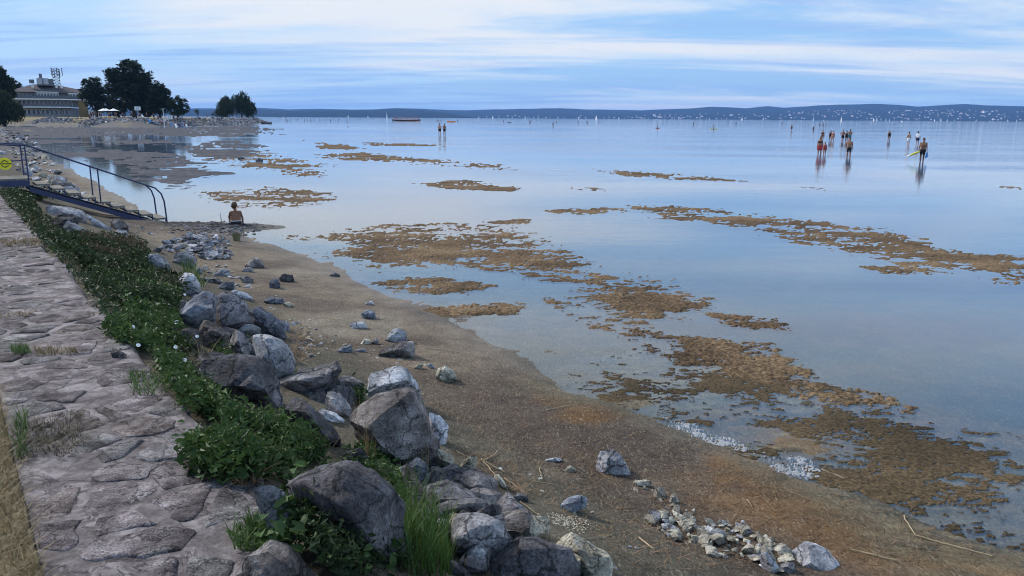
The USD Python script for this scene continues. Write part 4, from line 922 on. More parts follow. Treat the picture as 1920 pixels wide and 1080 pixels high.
def leaves(p, size, seed, up=0.75, heart=True):
    """Folded leaves at the points p: a stalk end, two sides, a tip."""
    r = np.random.default_rng(seed); n = len(p)
    size = size * r.uniform(0.55, 1.25, n)
    nz = np.stack([r.normal(0, 1, n), r.normal(0, 1, n), np.full(n, 1.0) * up * 2.0], 1); nz /= np.linalg.norm(nz, axis=1, keepdims=True)
    a = r.uniform(0, 2 * np.pi, n); h = np.stack([np.cos(a), np.sin(a), r.normal(-0.25, 0.3, n)], 1)
    h -= nz * (h * nz).sum(1, keepdims=True); h /= np.linalg.norm(h, axis=1, keepdims=True)
    w = np.cross(nz, h)
    if heart:
        prof = [(-0.5, 0, 0), (-0.62, 0.34, 0.10), (-0.1, 0.42, 0.14), (0.6, 0, -0.10), (-0.1, -0.42, 0.14), (-0.62, -0.34, 0.10)]
        faces = [[0, 2, 1], [0, 3, 2], [0, 4, 3], [0, 5, 4]]
    else:
        prof = [(-0.6, 0, 0), (0.0, 0.22, 0.06), (0.7, 0, -0.12), (0.0, -0.22, 0.06)]
        faces = [[0, 2, 1], [0, 3, 2]]
    k = len(prof)
    v = np.stack([p + size[:, None] * (c[0] * h + c[1] * w + c[2] * nz) for c in prof], 1).reshape(-1, 3)
    f = (np.array(faces)[None] + (np.arange(n) * k)[:, None, None]).reshape(-1, 3)
    return v, f


def blades(p, length, width, seed, lean=0.45, bend=0.6, segs=3):
    """Grass blades rooted at p."""
    r = np.random.default_rng(seed); n = len(p)
    L = length * r.uniform(0.5, 1.15, n); a = r.uniform(0, 2 * np.pi, n); ln = np.abs(r.normal(0, lean, n))
    d = np.stack([np.cos(a), np.sin(a), np.zeros(n)], 1); side = np.stack([-np.sin(a + r.normal(0, .6, n)), np.cos(a), np.zeros(n)], 1)
    vs = []
    for k in range(segs + 1):
        u = k / segs
        c = p + d * (L * (ln * u + bend * r.uniform(0.4, 1, n) * u * u * 0.6))[:, None] * 0.8 + np.array([0, 0, 1.0]) * (L * u * (1 - 0.35 * u * np.minimum(ln + bend * 0.5, 1)))[:, None]
        w = width * (1 - u * 0.92)
        vs += [c - side * w / 2, c + side * w / 2]
    v = np.stack(vs, 1).reshape(-1, 3); k = 2 * (segs + 1)
    f = np.array([[[2 * j, 2 * j + 1, 2 * j + 3], [2 * j, 2 * j + 3, 2 * j + 2]] for j in range(segs)]).reshape(-1, 3)
    return v, (f[None] + (np.arange(n) * k)[:, None, None]).reshape(-1, 3)


def cover(poly, n, hgt, seed, dense=2.2):
    """Points through the volume of a low thicket: over the ground seen inside the outline, up to a hummocky top."""
    q = hits(*in_poly(poly, n, seed))
    r = np.random.default_rng(seed + 5)
    P = np.array([[x, y] for x, y in poly])
    top = hgt * (0.30 + 1.15 * fb(q[:, 0], q[:, 1], dense, 3, seed))
    q[:, :2] += r.normal(0, 0.02, (len(q), 2))
    q[:, 2] += top * r.random(len(q)) ** 0.55
    return q


PATCH = [
    # outline of the ground they grow on, leaves, height, leaf size, material
    ([(325, 740), (350, 725), (400, 765), (490, 805), (575, 850), (610, 872), (560, 888), (520, 905), (470, 905), (400, 900), (350, 880), (360, 850), (430, 850), (420, 800), (350, 770)], 12000, 0.17, 0.034, 'green_leaf'),
    ([(310, 690), (340, 690), (365, 715), (410, 765), (380, 780), (330, 745)], 2600, 0.12, 0.032, 'green_leaf'),
    ([(195, 622), (230, 606), (300, 590), (330, 600), (345, 650), (350, 690), (320, 700), (270, 660), (215, 640)], 5200, 0.14, 0.034, 'green_leaf'),
    ([(175, 520), (240, 500), (320, 535), (340, 560), (335, 600), (280, 610), (240, 590), (205, 560)], 6000, 0.19, 0.042, 'green_leaf'),
    ([(265, 480), (300, 505), (345, 535), (350, 560), (300, 555), (250, 520)], 2200, 0.18, 0.045, 'dark_leaf'),
    ([(535, 945), (570, 925), (610, 950), (650, 1010), (700, 1040), (760, 1060), (780, 1080), (640, 1085), (590, 1040), (555, 990)], 4200, 0.13, 0.030, 'green_leaf'),
    ([(640, 880), (680, 840), (700, 830), (720, 860), (760, 900), (770, 950), (790, 1000), (760, 960), (720, 900)], 900, 0.10, 0.03, 'green_leaf'),
    ([(15, 352), (45, 358), (90, 360), (140, 366), (155, 374), (100, 374), (62, 380), (74, 414), (58, 414), (22, 378)], 3600, 0.16, 0.065, 'dark_leaf'),
    ([(66, 428), (92, 436), (120, 452), (150, 460), (140, 474), (112, 470), (74, 444)], 1500, 0.10, 0.05, 'dark_leaf'),
    ([(112, 462), (150, 478), (200, 520), (240, 575), (236, 590), (205, 560), (135, 486)], 2600, 0.12, 0.045, 'dark_leaf'),
    ([(236, 592), (262, 600), (300, 655), (330, 720), (350, 760), (318, 720), (285, 668), (245, 612)], 2200, 0.13, 0.034, 'green_leaf'),
    ([(640, 735), (668, 735), (682, 752), (676, 765), (650, 752)], 500, 0.10, 0.035, 'green_leaf'),
    ([(400, 650), (430, 655), (440, 680), (410, 672)], 260, 0.08, 0.03, 'green_leaf'), ([(466, 634), (480, 640), (482, 660), (470, 655)], 160, 0.08, 0.03, 'green_leaf'),
    ([(515, 700), (550, 690), (560, 705), (530, 725), (515, 720)], 320, 0.08, 0.03, 'green_leaf'),
]
for k, (poly, n, hg, sz, m) in enumerate(PATCH):
    q = cover(poly, n, hg, 400 + k)
    rr = np.random.default_rng(700 + k)
    q = q[fb(q[:, 0], q[:, 1], 2.4, 3, 440 + k) + rr.normal(0, 0.05, len(q)) > 0.465]                 # bare gaps
    kind_ = fb(q[:, 0], q[:, 1], 3.2, 2, 460) + rr.normal(0, 0.10, len(q))
    broad, narrow = q[kind_ < 0.50], q[kind_ >= 0.50]
    tip = narrow[rr.random(len(narrow)) < 0.22]
    tip = tip + rr.normal(0, 0.025, tip.shape) + (0, 0, 0.07)
    lab = 'dense creeping green weeds overgrowing the bank between path and boulders'
    if len(broad):
        g = solid('ground_cover', leaves(broad, sz, 500 + k, 0.55), M[m], lab, 'weeds', kind='stuff')
    narrow = np.vstack([narrow, narrow[::2] + rr.normal(0, 0.02, narrow[::2].shape), tip])
    if len(narrow):
        g = solid('ground_cover', leaves(narrow, sz * 1.15, 550 + k, 0.25, heart=False), M['dark_leaf' if k % 2 or m == 'dark_leaf' else 'green_leaf'], 'narrow leaved dark weeds mixed into the green cover of the bank', 'weeds', kind='stuff')
    dry = q[rr.random(len(q)) < 0.06]
    if len(dry) > 3:
        g = solid('dry_stems', blades(dry - (0, 0, 0.08), hg * 1.3, sz * 0.10, 580 + k, 0.5, 0.5), M['straw' if k % 2 else 'dry_leaf'], 'dry stems standing among the green weeds of the bank', 'weeds', kind='stuff')

# low growth along the path's edge
er = np.random.default_rng(477)
es, et = er.uniform(3.6, 18.5, 7000), er.uniform(-0.06, 0.6, 7000)
keep = fb(es, et, 2.0, 3, 478) > 0.47
es, et = es[keep], et[keep]
ex, ey = xy(es, et)
ez = np.where(et < 0.02, 1.30, ground_z(ex, ey))
eh = 0.13 * (0.3 + 1.2 * fb(ex, ey, 2.0, 3, 479))
q = np.stack([ex, ey, ez + eh * er.random(len(ex)) ** 0.6], 1)
solid('ground_cover', leaves(q, 0.040, 480, 0.5), M['dark_leaf'], 'low weeds hugging the edge of the footpath', 'weeds', kind='stuff')
solid('dry_stems', blades(q[::9] - (0, 0, 0.06), 0.16, 0.006, 481, 0.7, 0.8), M['straw'], 'dry stems along the edge of the footpath', 'weeds', kind='stuff')

# clump of dark dry weed between path and rubble
q = cover([(112, 466), (150, 456), (230, 458), (275, 468), (285, 494), (260, 520), (190, 518), (140, 494)], 5200, 0.24, 460, 1.2)
bush = thing('weed_bush', 'dark half dry bushy weed between the path and the rubble bed', 'bush', (0, 0, 0))
part(bush, 'leaves', leaves(q, 0.042, 560, 0.3), M['dark_leaf'])
q2 = cover([(150, 462), (230, 460), (270, 470), (272, 495), (220, 505), (170, 490)], 1500, 0.27, 461, 1.2)
part(bush, 'dry_leaves', leaves(q2, 0.036, 561, 0.2), M['dry_leaf'])
part(bush, 'stems', blades(hits(*in_poly([(150, 455), (230, 445), (270, 460), (272, 495), (220, 505), (170, 490)], 260, 462)), 0.26, 0.008, 562, 0.35, 0.2), M['dry_leaf'])


def tuft(poly, n, length, width, mtl, label, seed, lean=0.35, bend=0.5, cat='grass', name='grass_tuft'):
    return solid(name, blades(hits(*in_poly(poly, n, seed)), length, width, seed + 1, lean, bend), M[mtl], label, cat)


tuft([(742, 1010), (790, 985), (835, 1010), (850, 1060), (846, 1085), (770, 1085), (745, 1050)], 420, 0.30, 0.0075, 'green_blade', 'lush tuft of tall green grass at the bottom edge beside the pitted boulder', 601, 0.30)
tuft([(740, 930), (775, 920), (800, 960), (790, 990), (755, 980)], 90, 0.26, 0.006, 'green_blade', 'thin green grass between the pitted boulder and the lower heap', 603)
tuft([(672, 840), (716, 832), (730, 860), (700, 880), (680, 870)], 60, 0.40, 0.007, 'straw', 'dry yellow grass stalks standing before the largest pointed boulder', 605, 0.15, 0.2)
tuft([(690, 840), (720, 830), (726, 850), (700, 866)], 40, 0.34, 0.008, 'green_blade', 'few green blades among the dry stalks before the largest boulder', 607, 0.15, 0.2)
tuft([(790, 900), (800, 896), (806, 906), (796, 910)], 10, 0.33, 0.010, 'straw', 'upright dry reed tuft before the deep blue grey rock', 609, 0.06, 0.1)
tuft([(345, 520), (370, 515), (385, 540), (372, 556), (350, 548)], 110, 0.50, 0.014, 'green_blade', 'tall yellow green grass tuft in front of the rough pale boulder', 611, 0.35, 0.6)
tuft([(372, 690), (386, 690), (388, 706), (374, 706)], 26, 0.32, 0.008, 'straw', 'pale bent dry grass on the low dark boulder of the heap', 613, 0.35, 0.9)
tuft([(330, 712), (352, 706), (366, 728), (346, 748)], 90, 0.20, 0.008, 'green_blade', 'bright green grass at the bindweed edge by the path', 615)
tuft([(20, 650), (55, 652), (60, 664), (24, 666)], 120, 0.08, 0.006, 'green_blade', 'small green grass tuft growing in the cross joint of the path', 617, 0.8)
tuft([(60, 652), (140, 656), (150, 664), (70, 668)], 220, 0.06, 0.006, 'straw', 'dry grass growing along the cross joint of the path', 619, 0.9)
tuft([(0, 452), (70, 450), (110, 456), (100, 462), (0, 462)], 260, 0.10, 0.010, 'straw', 'dry grass in the far cross joint of the path', 621, 0.9)
tuft([(25, 800), (60, 785), (90, 792), (120, 778), (160, 774), (150, 800), (168, 830), (140, 845), (110, 862), (70, 850), (40, 868), (22, 850)], 900, 0.060, 0.0040, 'dry_leaf', 'matted patch of dry grass lying on the left side of the path', 623, 1.2, 1.0)
tuft([(30, 780), (52, 776), (54, 860), (30, 864)], 160, 0.10, 0.005, 'green_blade', 'greenish grass where the lawn creeps onto the path at left', 627, 0.7)
tuft([(430, 1000), (470, 985), (520, 990), (540, 1010), (480, 1040), (440, 1030)], 360, 0.07, 0.006, 'green_blade', 'short green grass in the broken path edge at the bottom', 629, 0.9)
tuft([(462, 985), (500, 985), (505, 1002), (470, 1004)], 100, 0.10, 0.006, 'green_blade', 'olive grass tuft beside the broken kerb block', 631, 0.6)
tuft([(240, 700), (320, 700), (330, 735), (250, 745)], 240, 0.07, 0.007, 'green_blade', 'thin grass creeping over the path edge near the bindweed', 633, 1.0)
tuft([(415, 880), (470, 890), (500, 905), (440, 912)], 160, 0.07, 0.006, 'litter', 'reddish dry litter on the path beside the thick weeds', 635, 1.3, 1.0)
tuft([(0, 590), (60, 585), (64, 592), (0, 600)], 60, 0.05, 0.007, 'straw', 'wisps of dry grass on the path at the left edge', 637, 1.1)

# a leafy nettle-like plant before the pitted boulder, dock leaves
for (px, py, hgt, lab, sd) in [(600, 985, 0.30, 'leafy green plant standing in front of the pitted boulder', 71), (572, 1000, 0.22, 'shorter leafy plant left of the one before the pitted boulder', 72), (668, 990, 0.16, 'small sprig standing against the middle of the pitted boulder', 73), (540, 1035, 0.15, 'broad leaved plant at the bottom beside the broken path edge', 74)]:
    p = hit(px, py); pl = thing('leafy_plant', lab, 'plant', p)
    r = np.random.default_rng(sd); st_, lv = [], []
    for k in range(7):
        a = r.uniform(0, 6.28); top = np.array([math.cos(a) * 0.08, math.sin(a) * 0.08, hgt * r.uniform(0.6, 1)])
        st_.append(tube([(0, 0, -0.03), top * 0.5 + (0.01, 0, 0), top], [0.003, 0.0025, 0.0015], 4))
        lv.append(top * r.uniform(0.25, 1.05, (9, 1)) + r.normal(0, 0.022, (9, 3)))
    part(pl, 'stems', cat_mesh(st_), M['green_blade']); part(pl, 'leaves', leaves(np.vstack(lv), 0.046, sd, 0.8), M['green_leaf'])

# bindweed flowers
for k, (px, py, lab) in enumerate([(244, 567, 'white bindweed flower, uppermost on the left near the path'), (248, 621, 'white bindweed flower below the uppermost one near the path'), (331, 610, 'white bindweed flower beside the blue grey boulder'), (347, 557, 'small white bindweed flower behind the blue grey boulder'), (347, 683, 'white flower beside the low dark boulder'), (370, 637, 'white flower before the brownish boulder of the heap'), (330, 658, 'half closed whitish flower in the bindweed'), (260, 655, 'faded whitish flower head close to the path edge')]):
    p = hit(px, py, 0.10) + (0, 0, 0.03)
    fl = thing('bindweed_flower', lab, 'flower', p); sz = 0.023 if k < 3 else 0.015
    to = np.array([0, 0, CZ]) - p; to /= np.linalg.norm(to); ax = to + (0.2, 0.1, 0.8); ax /= np.linalg.norm(ax)
    e1 = np.cross(ax, (0, 0, 1.0)); e1 /= np.linalg.norm(e1); e2 = np.cross(ax, e1)
    ang = np.arange(15) * 2 * np.pi / 15
    rings = [(0.12, -0.9), (0.35, -0.25), (0.75, 0.05), (1.0, 0.10)]
    v = np.vstack([[sz * (rr * (1 + (0.07 * math.cos(5 * a) if rr == 1 else 0)) * (math.cos(a) * e1 + math.sin(a) * e2) + z * ax) for a in ang] for rr, z in rings])
    f = [[i * 15 + j, i * 15 + (j + 1) % 15, (i + 1) * 15 + (j + 1) % 15, (i + 1) * 15 + j] for i in range(3) for j in range(15)]
    part(fl, 'petals', (v, np.array(f)), M['petal'], smooth=True)
    part(fl, 'stem', tube([-ax * sz * 0.9, -ax * sz * 0.9 + (0, 0, -0.12)], [0.0025, 0.002], 4), M['green_blade'])

# lawn at the lower left: dry grass
r = np.random.default_rng(81)
n = 36000
s_ = r.uniform(-2.8, 9, n); t_ = -0.82 - r.random(n) ** 1.6 * 1.1
X, Y = xy(s_, t_)
Z = ground_z(X, Y)
lawn = struct('dry_grass', blades(np.stack([X, Y, Z - 0.006], 1), 0.095, 0.0050, 82, 0.8, 1.0, 2), M['straw'], kind='stuff', label='dry yellow lawn grass along the left side of the footpath')
data(lawn, category='grass')

# leaf litter and broken reed on the sand
lit = np.vstack([hits(*in_poly(p, n, 830 + k)) for k, (p, n) in enumerate([([(540, 615), (585, 625), (600, 650), (560, 690), (545, 650)], 900), ([(300, 452), (390, 450), (420, 500), (380, 500), (300, 470)], 900),
      ([(470, 580), (560, 620), (700, 700), (900, 860), (1200, 1070), (1920, 1060), (1500, 900), (1050, 740), (800, 600)], 3800), ([(840, 840), (960, 870), (1000, 940), (900, 900)], 420)])])
lt = struct('leaf_litter', blades(lit + (0, 0, 0.003), 0.055, 0.0055, 84, 2.2, 0.5, 1), M['litter'], kind='stuff', label='brown leaf and reed litter scattered over the muddy shore')
data(lt, category='litter')
sh = hits(*in_poly([(985, 950), (1060, 960), (1120, 985), (1140, 1010), (1080, 1005), (1040, 985), (995, 965)], 420, 85, lambda x, y: math.exp(-((x - 1070) / 45) ** 2 - ((y - 978) / 14) ** 2)))
rr_ = np.random.default_rng(86)
tri = np.array([[-1, -0.6, 0], [1, -0.5, 0.1], [0.7, 0.7, 0.3], [-0.6, 0.8, 0.2]])
v = np.vstack([p + (0, 0, 0.004) + (tri * rr_.uniform(0.002, 0.0065)) @ trimesh.transformations.euler_matrix(0, 0, rr_.uniform(0, 6.28))[:3, :3].T for p in sh])
sf = struct('shell_fragments', (v, (np.array([[0, 1, 2, 3]])[None] + 4 * np.arange(len(sh))[:, None, None]).reshape(-1, 4)), M['cream_rock'], kind='stuff', label='scatter of white shell fragments on the dark soil beside the cream block')
data(sf, category='shells')

# sticks and reed stalks: (two pixels, radius, label)
STICKS = [
    ((855, 849), (946, 888), 0.0045, 'long reed stalk crossing the others by the cream stone'), ((906, 866), (933, 847), 0.004, 'short reed stalk pointing up right above the crossed stalks'), ((902, 863), (936, 903), 0.004, 'reed stalk lying against the narrow cream stone'),
    ((920, 879), (990, 897), 0.0045, 'straight reed stalk pointing right over the dark soil'), ((946, 900), (985, 926), 0.0035, 'thin reed stalk just behind the small flat grey stone'), ((975, 944), (1012, 970), 0.003, 'curved pale stalk over the blue green slab'),
    ((1022, 772), (1075, 760), 0.003, 'thin stick on the sand above the round pale boulder'), ((800, 655), (862, 663), 0.004, 'thin dark stick on the wet sand right of the layered stone'), ((1012, 880), (1017, 902), 0.0035, 'short upright looking stalk left of the pale slab stone'),
    ((1540, 884), (1582, 902), 0.010, 'dark driftwood stick at the end of the foam'), ((1595, 1034), (1680, 1054), 0.006, 'long pale stick on the mud right of the large pale boulder'), ((1695, 970), (1716, 1008), 0.005, 'upper arm of a thin branch on the weedy mud'),
    ((1716, 1008), (1790, 1028), 0.005, 'long arm of a thin branch on the weedy mud'), ((1790, 1028), (1860, 1046), 0.005, 'thin twig end lying at the right bottom edge'), ((1198, 1012), (1226, 1032), 0.005, 'pale stick left of the stone pile'),
    ((1400, 940), (1410, 953), 0.003, 'tiny pale stalk above the stone pile'), ((1478, 925), (1500, 930), 0.002, 'fine stalk on the rusty weed'), ((432, 512), (478, 506), 0.004, 'dark twig on the sand above the whitish wedge'), ((411, 459), (450, 466), 0.010, 'dark driftwood branch beside the bucket in the mud'),
    ((766, 898), (776, 912), 0.003, 'short pale reed piece in the shade of the boulders'), ((770, 908), (790, 890), 0.003, 'slanted pale reed piece in the shade of the boulders'), ((752, 901), (780, 906), 0.003, 'level pale reed piece in the shade of the boulders'),
    ((1000, 905), (1044, 912), 0.003, 'fine reed piece on the soil above the pale slab stone'), ((1095, 1015), (1180, 998), 0.003, 'thin dark twig on the soil beside the cream bottom boulder'), ((600, 595), (632, 601), 0.004, 'thin stalk on the sand above the leaf patch'), ((496, 640), (520, 668), 0.004, 'stalk against the big light grey boulder'),
]
for (a, b, rad, lab) in STICKS:
    p, q = hit(*a), hit(*b)
    L = np.linalg.norm(q - p); r = np.random.default_rng(int(a[0] * 3 + a[1]))
    ks = np.linspace(0, 1, 6)
    pts_ = np.array([p + (q - p) * k for k in ks]); pts_[:, 2] = ground_z(pts_[:, 0], pts_[:, 1]) + rad + 0.008
    pts_[1:-1] += r.normal(0, 0.012 * L, (4, 3)) * (1, 1, 0.3)
    solid('reed_stalk' if rad < 0.005 else 'stick', tube(pts_, np.linspace(rad, rad * 0.6, 6), 5), M['reed'] if 'dark' not in lab else M['wood'], lab, 'stick')

# ------------------------------------------------------------------ stairs into the lake
M['blue_paint'] = plain('blue_paint', (0.017, 0.025, 0.072), 0.45, 0.5, 0.2, 9.0)
M['plank'] = plain('plank', (0.17, 0.155, 0.135), 0.85, 0.15, 0.35, 12.0, bump=0.004)
M['concrete'] = plain('concrete', (0.20, 0.19, 0.18), 0.9, 0.15, 0.3, 6.0, bump=0.006)
M['yellow'] = plain('yellow', (0.68, 0.60, 0.02), 0.5, 0.4, 0.12)
M['black'] = plain('black', (0.015, 0.015, 0.017), 0.5, 0.4, 0.2)
sx, sy = xy(20.05, 0.0)
stairs = thing('lake_stairs', 'blue steel stairs with wooden treads and double handrails leading into the lake', 'stairs', (sx, sy, 0), math.atan2(NRM[1], NRM[0]))
W = 1.15
zt = lambda t: float(np.interp(t, [0.85, 3.95], [1.30, 0.08]))  # noqa: E731
for k in range(9):
    t0 = 0.95 + k * 0.335
    b_ = box(t0, t0 + 0.30, 0.03, W - 0.03, zt(t0 + .15) - 0.045, zt(t0 + .15))
    part(stairs, 'tread', b_, M['plank'])
    part(stairs, 'tread_bracket', cat_mesh([box(t0 + 0.26, t0 + 0.29, yy, yy + 0.03, zt(t0 + .15) - 0.19, zt(t0 + .15) - 0.047) for yy in (0.0, W - 0.03)]), M['blue_paint'])
for y0 in (-0.05, W + 0.01):
    pr = np.array([[0.80, y0, 1.02], [3.98, y0, -0.20], [3.98, y0, -0.08], [0.80, y0, 1.14]])
    v = np.vstack([pr, pr + (0, 0.04, 0)])
    f = [[0, 1, 2, 3], [7, 6, 5, 4], [0, 4, 5, 1], [1, 5, 6, 2], [2, 6, 7, 3], [3, 7, 4, 0]]
    part(stairs, 'stringer', (v, np.array(f)), M['blue_paint'])
for k in range(7):
    part(stairs, 'platform_plank', box(-2.2, 0.88, 0.02 + k * 0.16, 0.02 + k * 0.16 + 0.145, 1.315, 1.355), M['plank'])
part(stairs, 'platform_beam', cat_mesh([box(-2.2, 0.80, -0.05, -0.01, 1.16, 1.31), box(-2.2, 0.80, W + 0.01, W + 0.05, 1.16, 1.31)]), M['blue_paint'])
for y0 in (-0.03, W + 0.03):
    part(stairs, 'handrail', tube([(-2.4, y0, 2.12), (0.2, y0, 2.20), (0.42, y0, 2.18), (0.85, y0, zt(.85) + 0.86), (3.70, y0, zt(3.7) + 0.80), (3.84, y0, zt(3.8) + 0.68), (3.90, y0, zt(3.9) + 0.50), (3.93, y0, -0.05)], 0.021, 8), M['blue_paint'], smooth=True)
    for t0, z0 in ((0.80, 1.2), (2.35, zt(2.35) - 0.05)):
        part(stairs, 'post', rod((t0, y0, z0), (t0, y0, zt(max(t0, .85)) + 0.86), 0.018, sides=8), M['blue_paint'], smooth=True)
part(stairs, 'gate_bar', rod((-1.6, W + 0.02, 1.72), (0.80, W + 0.02, 1.74), 0.016, sides=6), M['blue_paint'])
sgn = at_dist(9, 307, math.hypot(*xy(21.1, -0.42)))
sign = thing('round_sign', 'round yellow warning sign with a dark cross mark on the blue gate bar', 'sign', sgn, math.atan2(sgn[0], -sgn[1]) + math.pi)
dk = trimesh.creation.cylinder(0.155, 0.012, sections=28); dk.apply_transform(trimesh.transformations.rotation_matrix(math.pi / 2, [1, 0, 0]))
part(sign, 'disc', dk, M['yellow'])
part(sign, 'bar_mark', cat_mesh([box(-0.15, 0.15, -0.012, -0.007, -0.012, 0.012)]), M['black'])
for q in (1, -1):
    part(sign, 'chevron_mark', tube([(-0.08, -0.011, 0.04 * q), (0, -0.011, 0.09 * q), (0.08, -0.011, 0.04 * q)], 0.011, 5), M['black'])


# ------------------------------------------------------------------ people
def capsule(a, b, ra, rb):
    s = [manifold3d.Manifold.sphere(float(r), 14).translate(tuple(map(float, p))) for p, r in ((a, ra), (b, rb))]
    return manifold3d.Manifold.batch_hull(s)


def blob(points):
    return manifold3d.Manifold.batch_hull([manifold3d.Manifold.sphere(float(r), 14).translate((float(x), float(y), float(z))) for x, y, z, r in points])


def fuse(ms, fine, smooth_it=6):
    m = manifold3d.Manifold.batch_boolean(ms, manifold3d.OpType.Add)
    m = m.refine_to_length(fine).to_mesh()
    t = trimesh.Trimesh(m.vert_properties[:, :3], m.tri_verts, process=True)
    trimesh.smoothing.filter_taubin(t, iterations=smooth_it)
    return t


def limb(chain):
    return [capsule(a[:3], b[:3], a[3], b[3]) for a, b in zip(chain[:-1], chain[1:])]


def hand(wrist, d, side, s=1.0):
    """Palm, four unequal curled fingers and a thumb hanging from the wrist along d."""
    w, d = np.array(wrist, float), np.array(d, float) / np.linalg.norm(d)
    x = np.cross(d, (side, 0, 0.0)); x = x / (np.linalg.norm(x) + 1e-9)                         # across the knuckles
    n = np.cross(x, d)
    out = [blob([(*(w + d * 0.02 * s), 0.020 * s), (*(w + d * 0.085 * s + x * 0.026 * s), 0.013 * s), (*(w + d * 0.085 * s - x * 0.026 * s), 0.013 * s)])]
    for k, L in enumerate((0.066, 0.078, 0.072, 0.056)):
        b0 = w + d * 0.088 * s + x * (0.028 - 0.019 * k) * s; b1 = b0 + d * L * 0.55 * s + n * 0.006 * s; b2 = b1 + d * L * 0.4 * s + n * 0.02 * s
        out += limb([(*b0, 0.0085 * s), (*b1, 0.008 * s), (*b2, 0.0065 * s)])
    b0 = w + d * 0.035 * s + x * 0.03 * s; b1 = b0 + d * 0.03 * s + x * 0.022 * s + n * 0.01 * s; b2 = b1 + d * 0.028 * s + n * 0.012 * s
    return out + limb([(*b0, 0.011 * s), (*b1, 0.0095 * s), (*b2, 0.008 * s)])


def body(sex, stride, arms, head_turn, build, hands):
    """Joints of a 1.75 m adult, feet on z = 0, facing +y. Returns the parts' Manifolds and joints."""
    f = sex == 'f'
    sw, hw = (0.165, 0.100) if f else (0.190, 0.092)
    b = build
    ms = [blob([(0, 0.01, 1.655, 0.088), (0, -0.015, 1.665, 0.092), (0, 0.045, 1.575, 0.048)]), capsule((0, -0.01, 1.42, ), (0, 0.0, 1.57), 0.062, 0.054),
          blob([(-sw + 0.03, -0.01, 1.405, 0.058), (sw - 0.03, -0.01, 1.405, 0.058), (0.09, 0.02, 1.27, 0.10 * b), (-0.09, 0.02, 1.27, 0.10 * b)]),
          blob([(0.09, 0.02, 1.27, 0.10 * b), (-0.09, 0.02, 1.27, 0.10 * b), (0.055, 0.01 + 0.04 * (b - 1), 1.08, 0.095 * b), (-0.055, 0.01 + 0.04 * (b - 1), 1.08, 0.095 * b)]),
          blob([(0.055, 0.01, 1.08, 0.095 * b), (-0.055, 0.01, 1.08, 0.095 * b), (hw, -0.02, 0.93, 0.105), (-hw, -0.02, 0.93, 0.105)]),
          capsule((0, 0.092, 1.64), (0, 0.108, 1.612), 0.010, 0.017), blob([(0.092, -0.005, 1.645, 0.014), (0.09, -0.012, 1.615, 0.010)]), blob([(-0.092, -0.005, 1.645, 0.014), (-0.09, -0.012, 1.615, 0.010)])]
    if f:
        ms += [blob([(q * 0.075, 0.095, 1.275, 0.052)]) for q in (1, -1)]
    J = {}
    for q, (fwd, lift) in ((1, stride[0]), (-1, stride[1])):
        hip = np.array([q * hw, -0.01, 0.90]); knee = hip + (q * 0.005, fwd * 0.5, -0.43); ank = knee + (0, fwd * 0.45 - lift, -0.40 + 0.5 * lift)
        ms += limb([(*hip, 0.092 * (1.06 if f else 1)), (*knee, 0.056), (*(knee * 0.62 + ank * 0.38 + (0, -0.015, 0)), 0.056), (*ank, 0.037)])
        ms.append(blob([(*(ank + (0, -0.04, -0.03)), 0.034), (*(ank + (q * 0.02, 0.13, -0.045)), 0.026), (*(ank + (-q * 0.01, 0.14, -0.045)), 0.026)]))
        J['hip%d' % q], J['knee%d' % q] = hip, knee
    for q, (el, wr) in ((1, arms[0]), (-1, arms[1])):
        sh = np.array([q * sw, -0.01, 1.41]); e = sh + np.array([q * el[0], el[1], el[2]]); w = e + np.array([q * wr[0], wr[1], wr[2]])
        ms += limb([(*sh, 0.054), (*(sh * 0.5 + e * 0.5), 0.046), (*e, 0.038), (*(e * 0.6 + w * 0.4), 0.037), (*w, 0.026)])
        ms += hand(w, w - e, q) if hands else [blob([(*w, 0.026), (*(w + (w - e) * 0.45), 0.026)])]
        J['wrist%d' % q] = w
    return ms, J, hw


HANG = ((0.05, -0.03, -0.29), (0.02, 0.06, -0.25))
SWING = ((0.05, 0.10, -0.27), (0.0, 0.14, -0.21))
BACKSW = ((0.05, -0.14, -0.26), (0.0, -0.03, -0.25))
AKIMBO = ((0.17, -0.08, -0.24), (-0.13, 0.12, -0.19))
BENT = ((0.06, -0.02, -0.28), (-0.06, 0.21, 0.02))
for nm, c in (('skin_tan', (0.27, 0.135, 0.085)), ('skin_fair', (0.40, 0.235, 0.17)), ('skin_brown', (0.185, 0.092, 0.058)), ('hair_dark', (0.018, 0.013, 0.010)), ('hair_brown', (0.07, 0.042, 0.022)), ('hair_grey', (0.25, 0.24, 0.23)),
              ('cloth_black', (0.014, 0.014, 0.018)), ('cloth_red', (0.30, 0.035, 0.045)), ('cloth_navy', (0.02, 0.03, 0.08)), ('cloth_white', (0.75, 0.75, 0.75)), ('cloth_blue', (0.05, 0.22, 0.52)), ('cloth_teal', (0.03, 0.17, 0.22)), ('vest_orange', (0.85, 0.20, 0.015)), ('paint_red', (0.45, 0.04, 0.03)), ('paint_dark', (0.025, 0.022, 0.022)), ('sail', (0.80, 0.80, 0.80)), ('float_orange', (0.75, 0.22, 0.03))):
    M[nm] = plain(nm, c, 0.7, 0.25, 0.10, 30.0)


